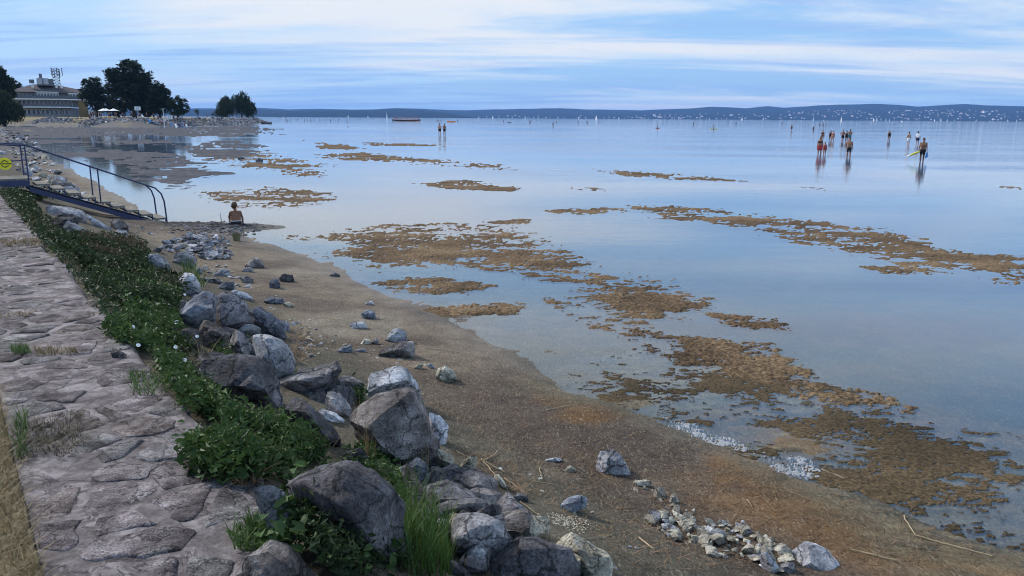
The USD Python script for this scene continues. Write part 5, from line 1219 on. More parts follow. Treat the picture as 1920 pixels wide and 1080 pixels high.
def clothes_ring(J, hw, kind, sex):
    if kind == 'shorts':
        ms = [blob([(hw, -0.02, 0.93, 0.114), (-hw, -0.02, 0.93, 0.114), (0.06, 0.0, 1.01, 0.10), (-0.06, 0.0, 1.01, 0.10)])]
        ms += [capsule(J['hip%d' % q] + (0, 0, -0.02), J['hip%d' % q] * 0.45 + J['knee%d' % q] * 0.55, 0.108, 0.088) for q in (1, -1)]
    elif kind == 'skirt':
        ms = [blob([(hw, -0.02, 0.95, 0.112), (-hw, -0.02, 0.95, 0.112), (0.14, 0.02, 0.62, 0.09), (-0.14, 0.02, 0.62, 0.09), (0.1, -0.08, 0.62, 0.09), (-0.1, -0.08, 0.62, 0.09)])]
    else:
        ms = [blob([(hw, -0.02, 0.93, 0.111), (-hw, -0.02, 0.93, 0.111), (0, 0.0, 0.86, 0.08)])]
    return ms


def person(name, label, loc, rz, height=1.75, sex='m', skin='skin_tan', hair='hair_dark', bottom=('shorts', 'cloth_black'), top=None, stride=((0.10, 0.0), (-0.10, 0.06)), arms=(HANG, HANG), long_hair=False, build=1.0, hands=False, group=None, fine=0.05, hat=None):
    ms, J, hw = body(sex, stride, arms, 0, build, hands)
    p = thing(name, label, 'person', loc, rz, group, height / 1.75)
    part(p, 'body', fuse(ms, fine), M[skin], smooth=True)
    hm = [blob([(0, -0.028, 1.69, 0.092), (0, -0.05, 1.64, 0.078), (0, 0.02, 1.715, 0.072)])]
    if long_hair:
        hm.append(blob([(0, -0.06, 1.64, 0.075), (0, -0.075, 1.45, 0.06)]))
    part(p, 'hair', fuse(hm, fine, 3), M[hair], smooth=True)
    part(p, 'swim_' + bottom[0] if bottom[0] != 'skirt' else 'skirt', fuse(clothes_ring(J, hw, bottom[0], sex), fine, 3), M[bottom[1]], smooth=True)
    if top == 'vest':
        part(p, 'life_vest', fuse([blob([(0.1, 0.01, 1.38, 0.09), (-0.1, 0.01, 1.38, 0.09), (0.09, 0.02, 1.1, 0.12), (-0.09, 0.02, 1.1, 0.12)])], 0.06, 2), M['vest_orange'], smooth=True)
    elif top == 'shirt':
        part(p, 'shirt', fuse([blob([(0.14, -0.01, 1.40, 0.075), (-0.14, -0.01, 1.40, 0.075), (0.09, 0.02, 1.27, 0.112), (-0.09, 0.02, 1.27, 0.112), (0.06, 0.01, 1.0, 0.115), (-0.06, 0.01, 1.0, 0.115)])] + [capsule((q * 0.17, -0.01, 1.40), (q * 0.22, -0.02, 1.24), 0.066, 0.06) for q in (1, -1)], 0.05, 2), M['cloth_white'], smooth=True)
    elif top:
        if top[0] == 'suit':
            part(p, 'swimsuit', fuse([blob([(0.075, 0.03, 1.30, 0.105), (-0.075, 0.03, 1.30, 0.105), (0.055, 0.01, 1.08, 0.104), (-0.055, 0.01, 1.08, 0.104)]), blob([(0.055, 0.01, 1.08, 0.104), (-0.055, 0.01, 1.08, 0.104), (hw, -0.02, 0.92, 0.112), (-hw, -0.02, 0.92, 0.112)])], fine, 2), M[top[1]], smooth=True)
        else:
            part(p, 'bikini_top', fuse([blob([(0.10, 0.02, 1.28, 0.106), (-0.10, 0.02, 1.28, 0.106), (0.075, 0.075, 1.275, 0.075), (-0.075, 0.075, 1.275, 0.075)])], fine, 2), M[top[1]], smooth=True)
    return p, J


def wade(px, ytop, ybot, hgt):
    """Where a wader stands whose water line is at ybot, and how deep."""
    p = at(px, ybot, 0.0); d = (p - (0, 0, CZ)) @ CAM_F
    vis = (ybot - ytop) / FPX * d
    h = max(hgt, min(vis + 0.06, hgt * 1.10))
    return np.array([p[0], p[1], min(vis - h, -0.05)]), h


def face_cam(p, turn=0.0):
    return math.atan2(p[0], -p[1]) + turn          # local +y towards the camera


def face_away(p, turn=0.0):
    return -math.atan2(p[0], p[1]) + turn


ALL = [
    # px, top, water line, height, towards?, turn, options, label
    (1728, 260, 303, 1.78, 1, 0.1, dict(skin='skin_brown', hair='hair_dark', bottom=('shorts', 'cloth_black'), arms=(HANG, HANG), build=1.18, hands=True, fine=0.03), 'tanned broad bare chested person in dark shorts wading ashore with a float'),
    (1591, 259, 293, 1.75, 1, 0.2, dict(skin='skin_tan', arms=(AKIMBO, HANG), build=1.1, hands=True, fine=0.03), 'bare chested person in black shorts wading ashore with one hand on the hip'),
    (1536, 257, 290, 1.64, 1, -0.1, dict(sex='f', skin='skin_tan', bottom=('skirt', 'cloth_red'), top=('bikini', 'cloth_black'), hair='hair_brown', long_hair=True, hands=True, fine=0.03), 'person in dark bikini top and red skirt wading beside a child'),
    (1545.5, 267, 291, 1.22, 1, 0.1, dict(sex='f', skin='skin_tan', bottom=('briefs', 'cloth_red'), top=('suit', 'cloth_red'), hair='hair_brown', long_hair=True, hands=True, fine=0.03), 'child in a red swimsuit wading beside the person with the red skirt'),
    (1541.5, 244, 264, 1.66, 1, 0.2, dict(sex='f', skin='skin_tan', bottom=('briefs', 'cloth_black'), top=('bikini', 'cloth_black')), 'person in black bikini standing just behind the one in the red skirt'),
    (1556.5, 245, 264, 1.60, 1, 0.3, dict(sex='f', skin='skin_brown', bottom=('briefs', 'cloth_black'), top=('suit', 'cloth_black')), 'left person of the close pair wading behind the red skirt group'),
    (1561, 246, 265, 1.62, 1, -0.2, dict(sex='f', skin='skin_fair', bottom=('briefs', 'cloth_red'), top=('bikini', 'cloth_red'), hair='hair_brown'), 'right fairer person of the close pair wading behind the red skirt group'),
    (1579.5, 244, 264.5, 1.74, 1, 0.2, dict(skin='skin_tan', bottom=('shorts', 'cloth_black'), arms=(AKIMBO, BENT)), 'left person of the group of three behind the one with hand on hip'),
    (1586.5, 246, 266, 1.62, 1, 0.0, dict(sex='f', skin='skin_brown', bottom=('briefs', 'cloth_black'), top=('suit', 'cloth_black')), 'middle person of the group of three behind the one with hand on hip'),
    (1592.8, 243, 265, 1.78, 0, 0.1, dict(skin='skin_tan', bottom=('shorts', 'cloth_teal'), arms=(BENT, AKIMBO)), 'right taller person of the group of three in teal shorts'),
    (1666.5, 245, 263, 1.64, 1, 0.0, dict(sex='f', skin='skin_tan', bottom=('briefs', 'cloth_black'), top=('suit', 'cloth_black'), hair='hair_brown'), 'lone person in a black swimsuit between the group of three and the pair in white'),
    (1702.5, 248, 271.5, 1.66, 0, 0.2, dict(sex='f', skin='skin_fair', bottom=('shorts', 'cloth_white'), hair='hair_dark'), 'person walking out into the lake in white shorts'),
    (1719.5, 247, 271.5, 1.72, 0, -0.1, dict(skin='skin_fair', bottom=('shorts', 'cloth_navy'), top='shirt'), 'person in a white shirt walking out behind the one with the float'),
    (824.5, 232, 254, 1.80, 0, 0.2, dict(skin='skin_fair', bottom=('shorts', 'cloth_black'), arms=(SWING, BACKSW)), 'left person of two walking out together in the middle of the lake'),
    (833.5, 232.5, 254, 1.78, 0, -0.2, dict(skin='skin_tan', bottom=('shorts', 'cloth_black'), arms=(HANG, SWING)), 'right person of two walking out together in the middle of the lake'),
    (1484, 234, 245, 1.72, 0, 0.0, dict(bottom=('shorts', 'cloth_black')), 'single far person standing left of the wading groups'),
    (1525, 236.5, 244.5, 1.60, 0, 0.6, dict(bottom=('shorts', 'cloth_black'), skin='skin_brown'), 'far dark person bending right of the single far one'),
]
where = []
for k, (px, yt, yb, hh, toward, turn, opt, lab) in enumerate(ALL):
    loc, h = wade(px, yt, yb, hh)
    st_k = [((0.10, 0.0), (-0.10, 0.05)), ((-0.08, 0.05), (0.12, 0.0)), ((0.02, 0.0), (-0.02, 0.0)), ((0.16, 0.0), (-0.14, 0.08))][k % 4]
    p, J = person('person', lab, loc, face_cam(loc, turn) if toward else face_away(loc, turn), h, stride=st_k, **opt)
    where.append((loc, h, face_cam(loc, turn) if toward else face_away(loc, turn), J))

# float and towel carried by the first
loc, h, rz, J = where[0]
c, s = math.cos(rz), math.sin(rz)


def held(v):
    v = np.array(v) * h / 1.75
    return loc + (c * v[0] - s * v[1], s * v[0] + c * v[1], v[2])


wl = held(J['wrist1'] + (0.02, 0.02, -0.10))
fl = thing('swim_float', 'yellow and orange inflatable swim board carried under the hand of the tanned wader', 'float', wl, rz)
u = np.linspace(0, 2 * np.pi, 25)[:-1]
ring = lambda a, b, z: np.stack([a * np.cos(u) * (1 + 0.12 * np.cos(u)), b * np.sin(u), np.full(24, z)], 1)  # noqa: E731
tilt = trimesh.transformations.euler_matrix(0.35, 0.42, 0.25)[:3, :3]
lay = np.vstack([ring(0.40, 0.13, -0.045), ring(0.46, 0.17, -0.02), ring(0.46, 0.17, 0.02), ring(0.40, 0.13, 0.045), [[0, 0, -0.05]], [[0, 0, 0.05]]])
fc = [[i * 24 + j, i * 24 + (j + 1) % 24, (i + 1) * 24 + (j + 1) % 24] for i in range(3) for j in range(24)] + [[i * 24 + j, (i + 1) * 24 + (j + 1) % 24, (i + 1) * 24 + j] for i in range(3) for j in range(24)] + [[j, 96, (j + 1) % 24] for j in range(24)] + [[72 + j, 72 + (j + 1) % 24, 97] for j in range(24)]
part(fl, 'board', ((lay + (0.30, 0.08, 0)) @ tilt.T, np.array(fc)), M['yellow'], smooth=60)
part(fl, 'tip', ((lay * (0.30, 0.75, 1.08) + (0.66, 0.08, 0)) @ tilt.T, np.array(fc)), M['cloth_white'], smooth=60)
part(fl, 'edge_band', ((lay * (0.9, 0.35, 1.06) + (0.28, -0.01, 0.0)) @ tilt.T, np.array(fc)), M['float_orange'], smooth=60)
wr = held(J['wrist-1'] + (-0.02, 0.0, -0.13))
solid('towel', fuse([blob([(0.0, 0, 0.02, 0.04), (0.03, 0.02, -0.22, 0.07), (-0.05, 0.0, -0.30, 0.06)])], 0.04, 2).apply_translation(wr), M['cloth_blue'], 'bright blue towel hanging from the other hand of the tanned wader', 'towel', smooth=True)

# child squatting in the mud, seen from behind
b0 = hit(443, 421)
sc = 0.70
ms = [blob([(-0.02, 0.07, 0.72, 0.098), (-0.02, 0.03, 0.745, 0.102), (-0.03, 0.13, 0.65, 0.055)]), capsule((0, 0.02, 0.52), (-0.01, 0.05, 0.66), 0.055, 0.050),
      blob([(-0.135, 0.02, 0.50, 0.050), (0.135, 0.02, 0.50, 0.050), (0.08, 0.02, 0.36, 0.085), (-0.08, 0.02, 0.36, 0.085)]), blob([(0.08, 0.02, 0.36, 0.085), (-0.08, 0.02, 0.36, 0.085), (0.075, -0.01, 0.14, 0.11), (-0.075, -0.01, 0.14, 0.11)])]
for q in (1, -1):
    ms += limb([(q * 0.09, 0.0, 0.12, 0.085), (q * 0.16, 0.34, 0.26, 0.055), (q * 0.13, 0.40, 0.06, 0.046), (q * 0.12, 0.42, 0.0, 0.036)])
    ms.append(blob([(q * 0.12, 0.40, -0.01, 0.032), (q * 0.12, 0.54, -0.015, 0.025)]))
    ms.append(blob([(q * 0.105 - 0.02, 0.04, 0.72, 0.016), (q * 0.10 - 0.02, 0.035, 0.685, 0.012)]))
ms += limb([(0.16, 0.02, 0.50, 0.046), (0.225, 0.03, 0.29, 0.036), (0.235, 0.06, 0.08, 0.026)]) + hand((0.235, 0.06, 0.07), (0.0, 0.35, -1), 1, 0.85)
ms += limb([(-0.16, 0.03, 0.49, 0.046), (-0.20, 0.16, 0.32, 0.036), (-0.12, 0.34, 0.20, 0.026)]) + hand((-0.12, 0.34, 0.20), (0.3, 1, -0.6), -1, 0.85)
ms.append(capsule((-0.03, 0.155, 0.715), (-0.03, 0.17, 0.69), 0.010, 0.015))
boy = thing('person', 'bare backed child squatting at the water edge digging in the mud', 'person', b0 - (0, 0, 0.05), face_away(b0, 0.12), None, 0.76)
part(boy, 'body', fuse(ms, 0.02, 8), M['skin_brown'], smooth=True)
part(boy, 'hair', fuse([blob([(-0.02, 0.02, 0.775, 0.098), (-0.02, 0.0, 0.735, 0.092), (-0.02, 0.08, 0.80, 0.07)])], 0.03, 3), M['hair_brown'], smooth=True)
part(boy, 'swim_shorts', fuse([blob([(0.075, -0.012, 0.135, 0.118), (-0.075, -0.012, 0.135, 0.118), (0.07, 0.0, 0.06, 0.11), (-0.07, 0.0, 0.06, 0.11)])] + [capsule((q * 0.09, 0.0, 0.11), (q * 0.14, 0.22, 0.21), 0.098, 0.07) for q in (1, -1)], 0.03, 3), M['cloth_black'], smooth=True)
part(boy, 'waistband', fuse([blob([(0.078, -0.012, 0.205, 0.105), (-0.078, -0.012, 0.205, 0.105)]) ^ manifold3d.Manifold.cube((1, 1, 0.022), True).translate((0, 0, 0.20))], 0.03, 1), M['cloth_white'], smooth=True)
sp_ = hit(415, 420)
solid('stick', tube([sp_ - (0, 0, 0.1), sp_ + (0.005, 0, 0.12), sp_ + (-0.01, 0, 0.29)], [0.012, 0.010, 0.006], 6), M['wood'], 'dark stick standing upright in the mud left of the digging child', 'stick')
bk = hit(444, 452)
bucket = thing('bucket', 'small olive toy bucket standing in wet mud below the digging child', 'bucket', bk)
th_ = np.arange(16) * 2 * np.pi / 16
prof = [(0.0, -0.02), (0.075, -0.02), (0.10, 0.17), (0.107, 0.175), (0.107, 0.185), (0.097, 0.185), (0.072, 0.0), (0.0, 0.0)]
v = np.vstack([[(r_ * math.cos(a), r_ * math.sin(a), z_) for a in th_] for r_, z_ in prof])
part(bucket, 'pail', (v, np.array([[i * 16 + j, i * 16 + (j + 1) % 16, (i + 1) * 16 + (j + 1) % 16, (i + 1) * 16 + j] for i in range(7) for j in range(16)])), plain('olive', (0.12, 0.11, 0.055), 0.5, 0.4, 0.15), smooth=35)
part(bucket, 'handle', tube([(0.104 * math.cos(a), 0.02, 0.18 + 0.13 * math.sin(a)) for a in np.linspace(0, math.pi, 9)], 0.006, 5), M['cloth_teal'])
# mud clods round the digging place
mr = np.random.default_rng(91)
cl = hits(mr.normal(405, 42, 320).clip(310, 510), mr.normal(428, 6, 320).clip(416, 448))
clods = []
for p in cl:
    v_, f_ = PEB[int(mr.integers(0, 24))]
    clods.append(trimesh.Trimesh(v_ * mr.uniform(0.03, 0.11) * (1, 1, 0.6) + p + (0, 0, 0.01), f_, process=False))
cm = struct('mud_clods', cat_mesh(clods), M['dark_rock'], kind='stuff', label='dark wet mud clods heaped around the digging child')
data(cm, category='mud')

# far bathers: three patterns, placed again and again
protos = []
FAR = [(536, 227), (538.5, 228), (544, 228), (555, 226), (558.5, 226), (571, 228), (576, 227), (583, 228), (588.5, 228), (600, 227), (612, 226), (620, 228), (625, 226), (635, 227), (651, 229), (597, 222), (675, 226), (690, 224), (699, 225), (803, 226), (820, 228), (823, 230), (827, 229), (833, 226), (858, 228), (879, 227), (944, 229), (993, 231), (995, 231), (1037, 236), (1043, 231), (1084, 231), (1100, 231), (1102, 232), (1123, 231), (1300, 235), (1365, 233), (1380, 234), (1466, 235), (1537, 237), (1543.5, 237.5), (1548.5, 237)]
for k, (px, yb) in enumerate(FAR):
    hor = 214.9 + px * 0.0063
    d = CZ * FPX / (yb - hor); p = at(px, yb, 0.0)
    left = 'before the left far hills' if px < 720 else 'in the middle of the lake' if px < 1200 else 'far out on the right of the lake'
    lab = 'tiny distant bather standing waist deep ' + left
    grp = 'distant bathers ' + left
    up = min(max(6.5 * d / FPX, 0.7), 1.5)
    loc = (p[0], p[1], up - 1.72)
    if k < 3:
        o, _ = person('bather', lab, loc, face_away(p, 0.4 * k), 1.72, 'mfm'[k], 'skin_brown', bottom=('shorts', ['cloth_black', 'cloth_black', 'cloth_navy'][k]), top=[None, ('suit', 'cloth_black'), None][k], group=grp, fine=0.12, arms=((HANG, HANG), (BENT, AKIMBO), (SWING, BACKSW))[k])
        protos.append(o)
    else:
        copy_of(protos[k % 3], 'bather', loc, (k * 1.7) % 6.28, lab, grp, 1.0)

# long orange crewed boat, small boats
def hull(L, B_, D, sheer=0.3):
    v, f = [], []
    n = 13
    for i, u in enumerate(np.linspace(-1, 1, n)):
        w = B_ / 2 * (1 - abs(u) ** 2.6) + 0.03; up = sheer * abs(u) ** 3
        v += [(u * L / 2, -w, D + up), (u * L / 2, -w * 0.75, 0.05 + up * 0.6), (u * L / 2, 0, -0.12 + up * 0.8), (u * L / 2, w * 0.75, 0.05 + up * 0.6), (u * L / 2, w, D + up), (u * L / 2, w * 0.85, D + up - 0.02), (u * L / 2, 0, D * 0.5 + up), (u * L / 2, -w * 0.85, D + up - 0.02)]
    for i in range(n - 1):
        f += [[i * 8 + j, i * 8 + (j + 1) % 8, (i + 1) * 8 + (j + 1) % 8, (i + 1) * 8 + j] for j in range(8)]
    f += [[0, 1, 2, 3], [0, 3, 4, 5], [0, 5, 6, 7]] + [[(n - 1) * 8 + a for a in q] for q in ([3, 2, 1, 0], [5, 4, 3, 0], [7, 6, 5, 0])]
    return np.array(v), np.array(f)


bp = at(762, 227.2, 0.0); bd = np.linalg.norm(bp[:2]); bl = 52 * bd / FPX
brz = face_away(bp, 0.05)
boat = thing('crew_boat', 'long dark orange boat full of paddlers in orange vests off the far left shore', 'boat', bp, brz)
part(boat, 'hull', hull(bl, 2.2, 0.8, 0.6), M['paint_dark'], smooth=40)
part(boat, 'gunwale', cat_mesh([box(-bl * 0.46, bl * 0.46, q * 1.02 - 0.05, q * 1.02 + 0.05, 0.8, 0.92) for q in (1, -1)]), M['vest_orange'])
crew = None
crng = np.random.default_rng(95)
for k in range(26):
    xx = (-0.44 + 0.88 * k / 25) * bl; yy = 0.5 * (-1) ** k
    q = bp + (math.cos(brz) * xx - math.sin(brz) * yy, math.sin(brz) * xx + math.cos(brz) * yy, 0.3 + crng.uniform(-0.2, 0.35))
    lab, grp = 'paddler in an orange vest seated in the long boat', 'paddlers in the long boat'
    if crew is None:
        crew, _ = person('paddler', lab, q, brz + math.pi / 2, 2.45, 'm', 'skin_tan', top='vest', arms=(BENT, BENT), group=grp, fine=0.12)
    else:
        copy_of(crew, 'paddler', q, brz + math.pi / 2 + crng.uniform(-.4, .4), lab, grp, 1.4)
for (px, yb, wpx, m_, lab) in [(846, 229, 15, 'float_orange', 'small yellow orange pedal boat right of the two walking people'), (1233, 241, 7, 'paint_red', 'small reddish boat with a sitting person far out in the middle right'), (1338, 242.5, 13, 'yellow', 'low yellow paddle board with a kneeling person right of the small reddish boat'), (500, 232, 18, 'paint_dark', 'dark rowing boat moored beside the tip of the spit'), (530, 220.5, 14, 'paint_dark', 'dark motor boat far behind the tip of the spit'), (1002, 229, 8, 'cloth_white', 'small white boat in the middle of the lake'), (955, 230, 7, 'paint_dark', 'tiny dark boat left of the small white boat')]:
    p = at(px, yb, 0.0); L = wpx * np.linalg.norm(p) / FPX
    b_ = thing('small_boat', lab, 'boat', p, face_away(p, 0.15))
    part(b_, 'hull', hull(L, min(L * 0.35, 1.8), min(0.12 * L, 0.6) if 'board' not in lab else 0.12, 0.2), M[m_], smooth=40)
    if 'person' in lab or 'pedal' in lab:
        copy_of(crew if 'pedal' in lab else protos[0], 'paddler' if 'pedal' in lab else 'bather', p + (0, 0.0, -0.55), face_away(p, 1.4), 'person sitting on the ' + lab.split(' with')[0].split(' right')[0], 'people on small boats' if False else None)
    elif 'motor' in lab:
        part(b_, 'cabin', box(-L * 0.1, L * 0.25, -0.6, 0.6, 0.5, 1.7), M['cloth_white'])

SAILS = [(653, 5), (690, 4.5), (725.5, 13), (898, 5), (924, 6), (945, 5), (985, 6), (1010, 5), (1085, 5), (1118, 9), (1160, 5), (1232, 6), (1272, 4.5), (1330, 5), (1391, 5.5), (1431, 5), (1525, 6), (1544, 7), (1577, 10), (1638, 6), (1644, 6), (1661, 5), (1668, 6), (1691, 12), (1752, 4.5), (1764, 6), (1776, 5), (1790, 4.5), (1830, 5), (1856, 5.5), (1889, 5), (1906, 5)]
for k, (px, hp) in enumerate(SAILS):
    d = min(11.0 * FPX / hp, 3900); yb = 214.9 + px * 0.0063 + CZ * FPX / d
    p = at(px, yb, 0.0)
    big = {2: 'tall white sailboat left of the long orange boat near the far left hills', 9: 'white sailboat before the far shore in the middle of the picture', 18: 'white sailboat with leaning mast above the wading group', 23: 'tallest white sailboat on the right above the person with the float'}.get(k)
    side = 'left' if px < 900 else 'middle' if px < 1350 else 'right'
    b_ = thing('sailboat', big or f'tiny white sailboat before the far shore on the {side}', 'sailboat', p, face_away(p, 0.3 + 0.5 * (k % 5)), None if big else f'tiny sailboats on the {side}')
    part(b_, 'hull', hull(8.0, 2.5, 0.9, 0.3), M['cloth_white'], smooth=40)
    part(b_, 'mast', rod((0.3, 0, 0.6), (0.3, 0, 11.0), 0.09, 0.06, 5), M['cloth_white'])
    tri = lambda a, b, c_, w: (np.array([a, b, c_, (np.array(a) + b + c_) / 3 + (0, w, 0), (np.array(a) + b + c_) / 3 + (0, w + 0.04, 0)]), np.array([[0, 1, 3], [1, 2, 3], [2, 0, 3], [1, 0, 4], [2, 1, 4], [0, 2, 4]]))  # noqa: E731
    if k % 6 != 5:
        part(b_, 'main_sail', tri((0.2, 0.02, 1.8), (-3.4, 0.02, 1.8), (0.25, 0.02, 10.6), 0.35), M['sail'])
        part(b_, 'jib', tri((3.6, 0.02, 1.2), (0.6, 0.02, 1.6), (0.35, 0.02, 9.0), 0.3), M['sail'])

# ------------------------------------------------------------------ far spit: riprap, hotel, trees, beach
sr = np.random.default_rng(101)
n_r = 0
SP = np.array([p[:2] for p in SPIT_FRONT])
seg = np.linalg.norm(np.diff(SP, axis=0), axis=1); cum = np.concatenate([[0], np.cumsum(seg)])
stones = []
for k in range(2200):
    # more stones where the shore turns its face to us
    px = sr.uniform(58, 505)
    u = np.interp(px, [20, 60, 140, 230, 300, 370, 430, 480, 503], cum)
    a = np.array([np.interp(u, cum, SP[:, 0]), np.interp(u, cum, SP[:, 1])])
    b = np.array([np.interp(u + 1, cum, SP[:, 0]), np.interp(u + 1, cum, SP[:, 1])]) - a
    if np.linalg.norm(b) < 0.1:
        continue
    nn = np.array([-b[1], b[0]]) / np.linalg.norm(b)
    nn = nn if poly_sd(SPIT, np.array([a[0] + nn[0] * 2]), np.array([a[1] + nn[1] * 2]))[0] > 0 else -nn
    q = a + nn * sr.uniform(-1.2, 5.2)
    stones.append((*q, sr.uniform(0.24, 0.66) * (1 + 0.3 * (px > 400))))
stones.sort(key=lambda s: -s[2] / math.hypot(s[0], s[1]))
zs = height(np.array([s[0] for s in stones]), np.array([s[1] for s in stones]))
rest = []
for k, ((x, y, s), z) in enumerate(zip(stones, zs)):
    v, f = PEB[int(sr.integers(0, 24))]
    R_ = trimesh.transformations.euler_matrix(sr.normal(0, .4), sr.normal(0, .4), sr.uniform(0, 6.28))[:3, :3]
    q = (v * s) @ R_.T + (x, y, z + 0.15 * s)
    if k < 290:
        solid('riprap_stone', (q, f), M['pale_rock' if sr.random() < 0.14 else 'grey_rock' if sr.random() < 0.45 else 'dark_rock'], 'riprap stone on the bank of the far spit', 'stone', 'riprap stones of the far spit')
    else:
        rest.append(trimesh.Trimesh(q, f, process=False))
half = len(rest) // 2
rp = struct('riprap', cat_mesh(rest[:half]), M['grey_rock'], kind='stuff', label='smaller riprap stones on the bank of the far spit'); data(rp, category='riprap')
rp = struct('riprap', cat_mesh(rest[half:]), M['dark_rock'], kind='stuff', label='darker smaller riprap stones on the bank of the far spit'); data(rp, category='riprap')


def spit_at(px, dist):
    p = at_dist(px, 216, dist)
    return np.array([p[0], p[1], float(height(p[0], p[1]))])


M['crown'] = leaf_mat('crown', (0.010, 0.018, 0.008), (0.020, 0.034, 0.013), (0.042, 0.060, 0.022), 0.15)
M['crown_light'] = leaf_mat('crown_light', (0.020, 0.034, 0.014), (0.042, 0.062, 0.024), (0.085, 0.105, 0.045), 0.2)
M['bark'] = plain('bark', (0.055, 0.042, 0.033), 0.9, 0.1, 0.3, 3.0, bump=0.03)


def tree(name, label, px, base_y, top_y, dist, lobes, leaf=0.55, count=4200, mtl='crown', droop=0.0, seed=0, trunk_r=0.35, cat='tree'):
    """lobes: (x, z, radius) in units of the tree's height; leaves fill their outer shells."""
    base = spit_at(px, dist)
    top = at_dist(px, top_y, dist)[2]
    H_ = top - base[2]
    r = np.random.default_rng(seed)
    t = thing(name, label, cat, base, face_away(base))
    L = np.array(lobes)
    mid = np.array([L[:, 0].mean() * H_, 0, (L[:, 1] - L[:, 2]).min() * H_ + 0.15 * H_])
    wood = [tube([(0, 0, -0.4), (0.1, 0, mid[2] * 0.5), mid], [trunk_r * 1.25, trunk_r, trunk_r * 0.7], 7)]
    for (lx_, lz, lr_) in L:
        wood.append(tube([mid * (0.6, 0, 0.8), np.array([lx_ * H_ * 0.6, r.normal(0, .3), (mid[2] + lz * H_) / 2]), (lx_ * H_, r.normal(0, .4), lz * H_)], [trunk_r * 0.5, trunk_r * 0.35, 0.06], 5))
    part(t, 'trunk', cat_mesh(wood), M['bark'])
    wts = L[:, 2] ** 2; wts /= wts.sum()
    pick = r.choice(len(L), count, p=wts)
    d = r.normal(size=(count, 3)); d /= np.linalg.norm(d, axis=1, keepdims=True)
    # clumps: pull the directions of each lobe towards a few twig ends
    tw = r.normal(size=(len(L), 26, 3)); tw /= np.linalg.norm(tw, axis=2, keepdims=True)
    tgt = tw[pick, r.integers(0, 26, count)]
    d = d * 0.42 + tgt; d /= np.linalg.norm(d, axis=1, keepdims=True)
    rad = (0.35 + 0.72 * r.random(count) ** 0.45) * (1 + 0.10 * r.normal(size=count))
    c = np.stack([L[pick, 0], L[pick, 0] * 0, L[pick, 1]], 1) * H_ + d * (rad * L[pick, 2] * H_)[:, None] * (1, 0.9, 0.92)
    if droop:
        c[:, 2] -= droop * H_ * r.random(count) ** 1.5 * (np.abs(d[:, :2]).max(1))
    c[:, 2] = np.maximum(c[:, 2], 0.5)
    v, f = leaves(c, leaf, seed + 1, 0.5, heart=False)
    if droop:
        vv = v.reshape(count, 4, 3); vv[:, 2, 2] -= leaf * 1.6; vv[:, 0, 2] += leaf * 0.3
        v = vv.reshape(-1, 3)
    part(t, 'crown', (v, f), M[mtl])
    return t


tree('broad_tree', 'tallest broad dark tree on the spit right of the hotel', 252, 216, 111, 262, [(0, .55, .26), (-.18, .62, .20), (.14, .68, .20), (0, .80, .19), (-.26, .50, .15), (.24, .52, .18), (.05, .35, .22), (-.15, .33, .19), (.22, .30, .17), (-.28, .74, .11), (-.05, .9, .10)], 0.95, 9000, seed=11, trunk_r=0.6)
tree('broad_tree', 'rounded dark tree between the hotel and the tallest tree', 181, 216, 143, 275, [(0, .62, .24), (-.18, .55, .18), (.2, .55, .2), (.04, .82, .17), (0, .36, .22), (.22, .32, .2), (-.15, .80, .12)], 0.8, 4200, seed=12)
tree('broad_tree', 'dark tree leaning on the right side of the tallest tree', 300, 216, 152, 258, [(0, .55, .26), (.14, .66, .18), (-.12, .70, .2), (.05, .85, .13), (.2, .4, .2), (-.15, .34, .22), (.05, .3, .2)], 0.75, 4200, seed=13)
tree('broad_tree', 'smaller tree with loose outline at the right end of the grove', 333, 216, 177, 256, [(0, .60, .26), (.28, .66, .18), (-.25, .62, .2), (.1, .84, .14), (.30, .40, .2), (-.15, .36, .24), (.1, .3, .2)], 0.6, 2600, 'crown_light', seed=14)
tree('broad_tree', 'dark understorey tree below the tallest one', 222, 216, 172, 270, [(0, .55, .34), (-.3, .5, .28), (.32, .5, .3), (0, .3, .3)], 0.7, 2600, seed=15)
tree('broad_tree', 'low dark tree filling the grove behind the lamp post', 276, 216, 172, 268, [(0, .55, .34), (-.3, .5, .28), (.32, .5, .3), (0, .3, .3), (.1, .75, .2)], 0.7, 2600, seed=16)
tree('broad_tree', 'tall dark tree at the left edge behind the hotel', 4, 216, 122, 275, [(0, .6, .2), (.12, .66, .16), (-.14, .6, .2), (.02, .84, .14), (0, .4, .22), (.16, .48, .12)], 0.9, 5000, seed=17, trunk_r=0.5)
tree('broad_tree', 'small dark round tree above the left end of the hotel roof', 37, 214, 149, 330, [(0, .86, .12), (.08, .82, .09), (-.1, .8, .1), (0, .7, .12)], 0.7, 900, seed=18)
tree('willow_tree', 'green willow at the left edge in front of the hotel', 6, 218, 166, 236, [(0, .62, .30), (.22, .5, .24), (-.24, .55, .25), (.05, .8, .18), (.30, .36, .20), (-.1, .35, .25)], 0.5, 4200, 'crown_light', 0.12, seed=19)
tree('willow_tree', 'left smaller willow of the pair near the tip of the spit', 424, 218, 176, 372, [(0, .62, .27), (.03, .80, .17), (-.18, .50, .19), (.14, .44, .20), (-.05, .32, .20), (-.2, .3, .14)], 0.6, 2000, 'crown_light', 0.24, seed=20)
tree('willow_tree', 'right larger willow of the pair near the tip of the spit', 453, 218, 169, 376, [(.05, .62, .27), (.26, .60, .21), (-.16, .66, .20), (.07, .81, .17), (.36, .40, .17), (-.18, .42, .18), (.14, .36, .18), (.30, .26, .14)], 0.6, 3200, 'crown_light', 0.24, seed=21)
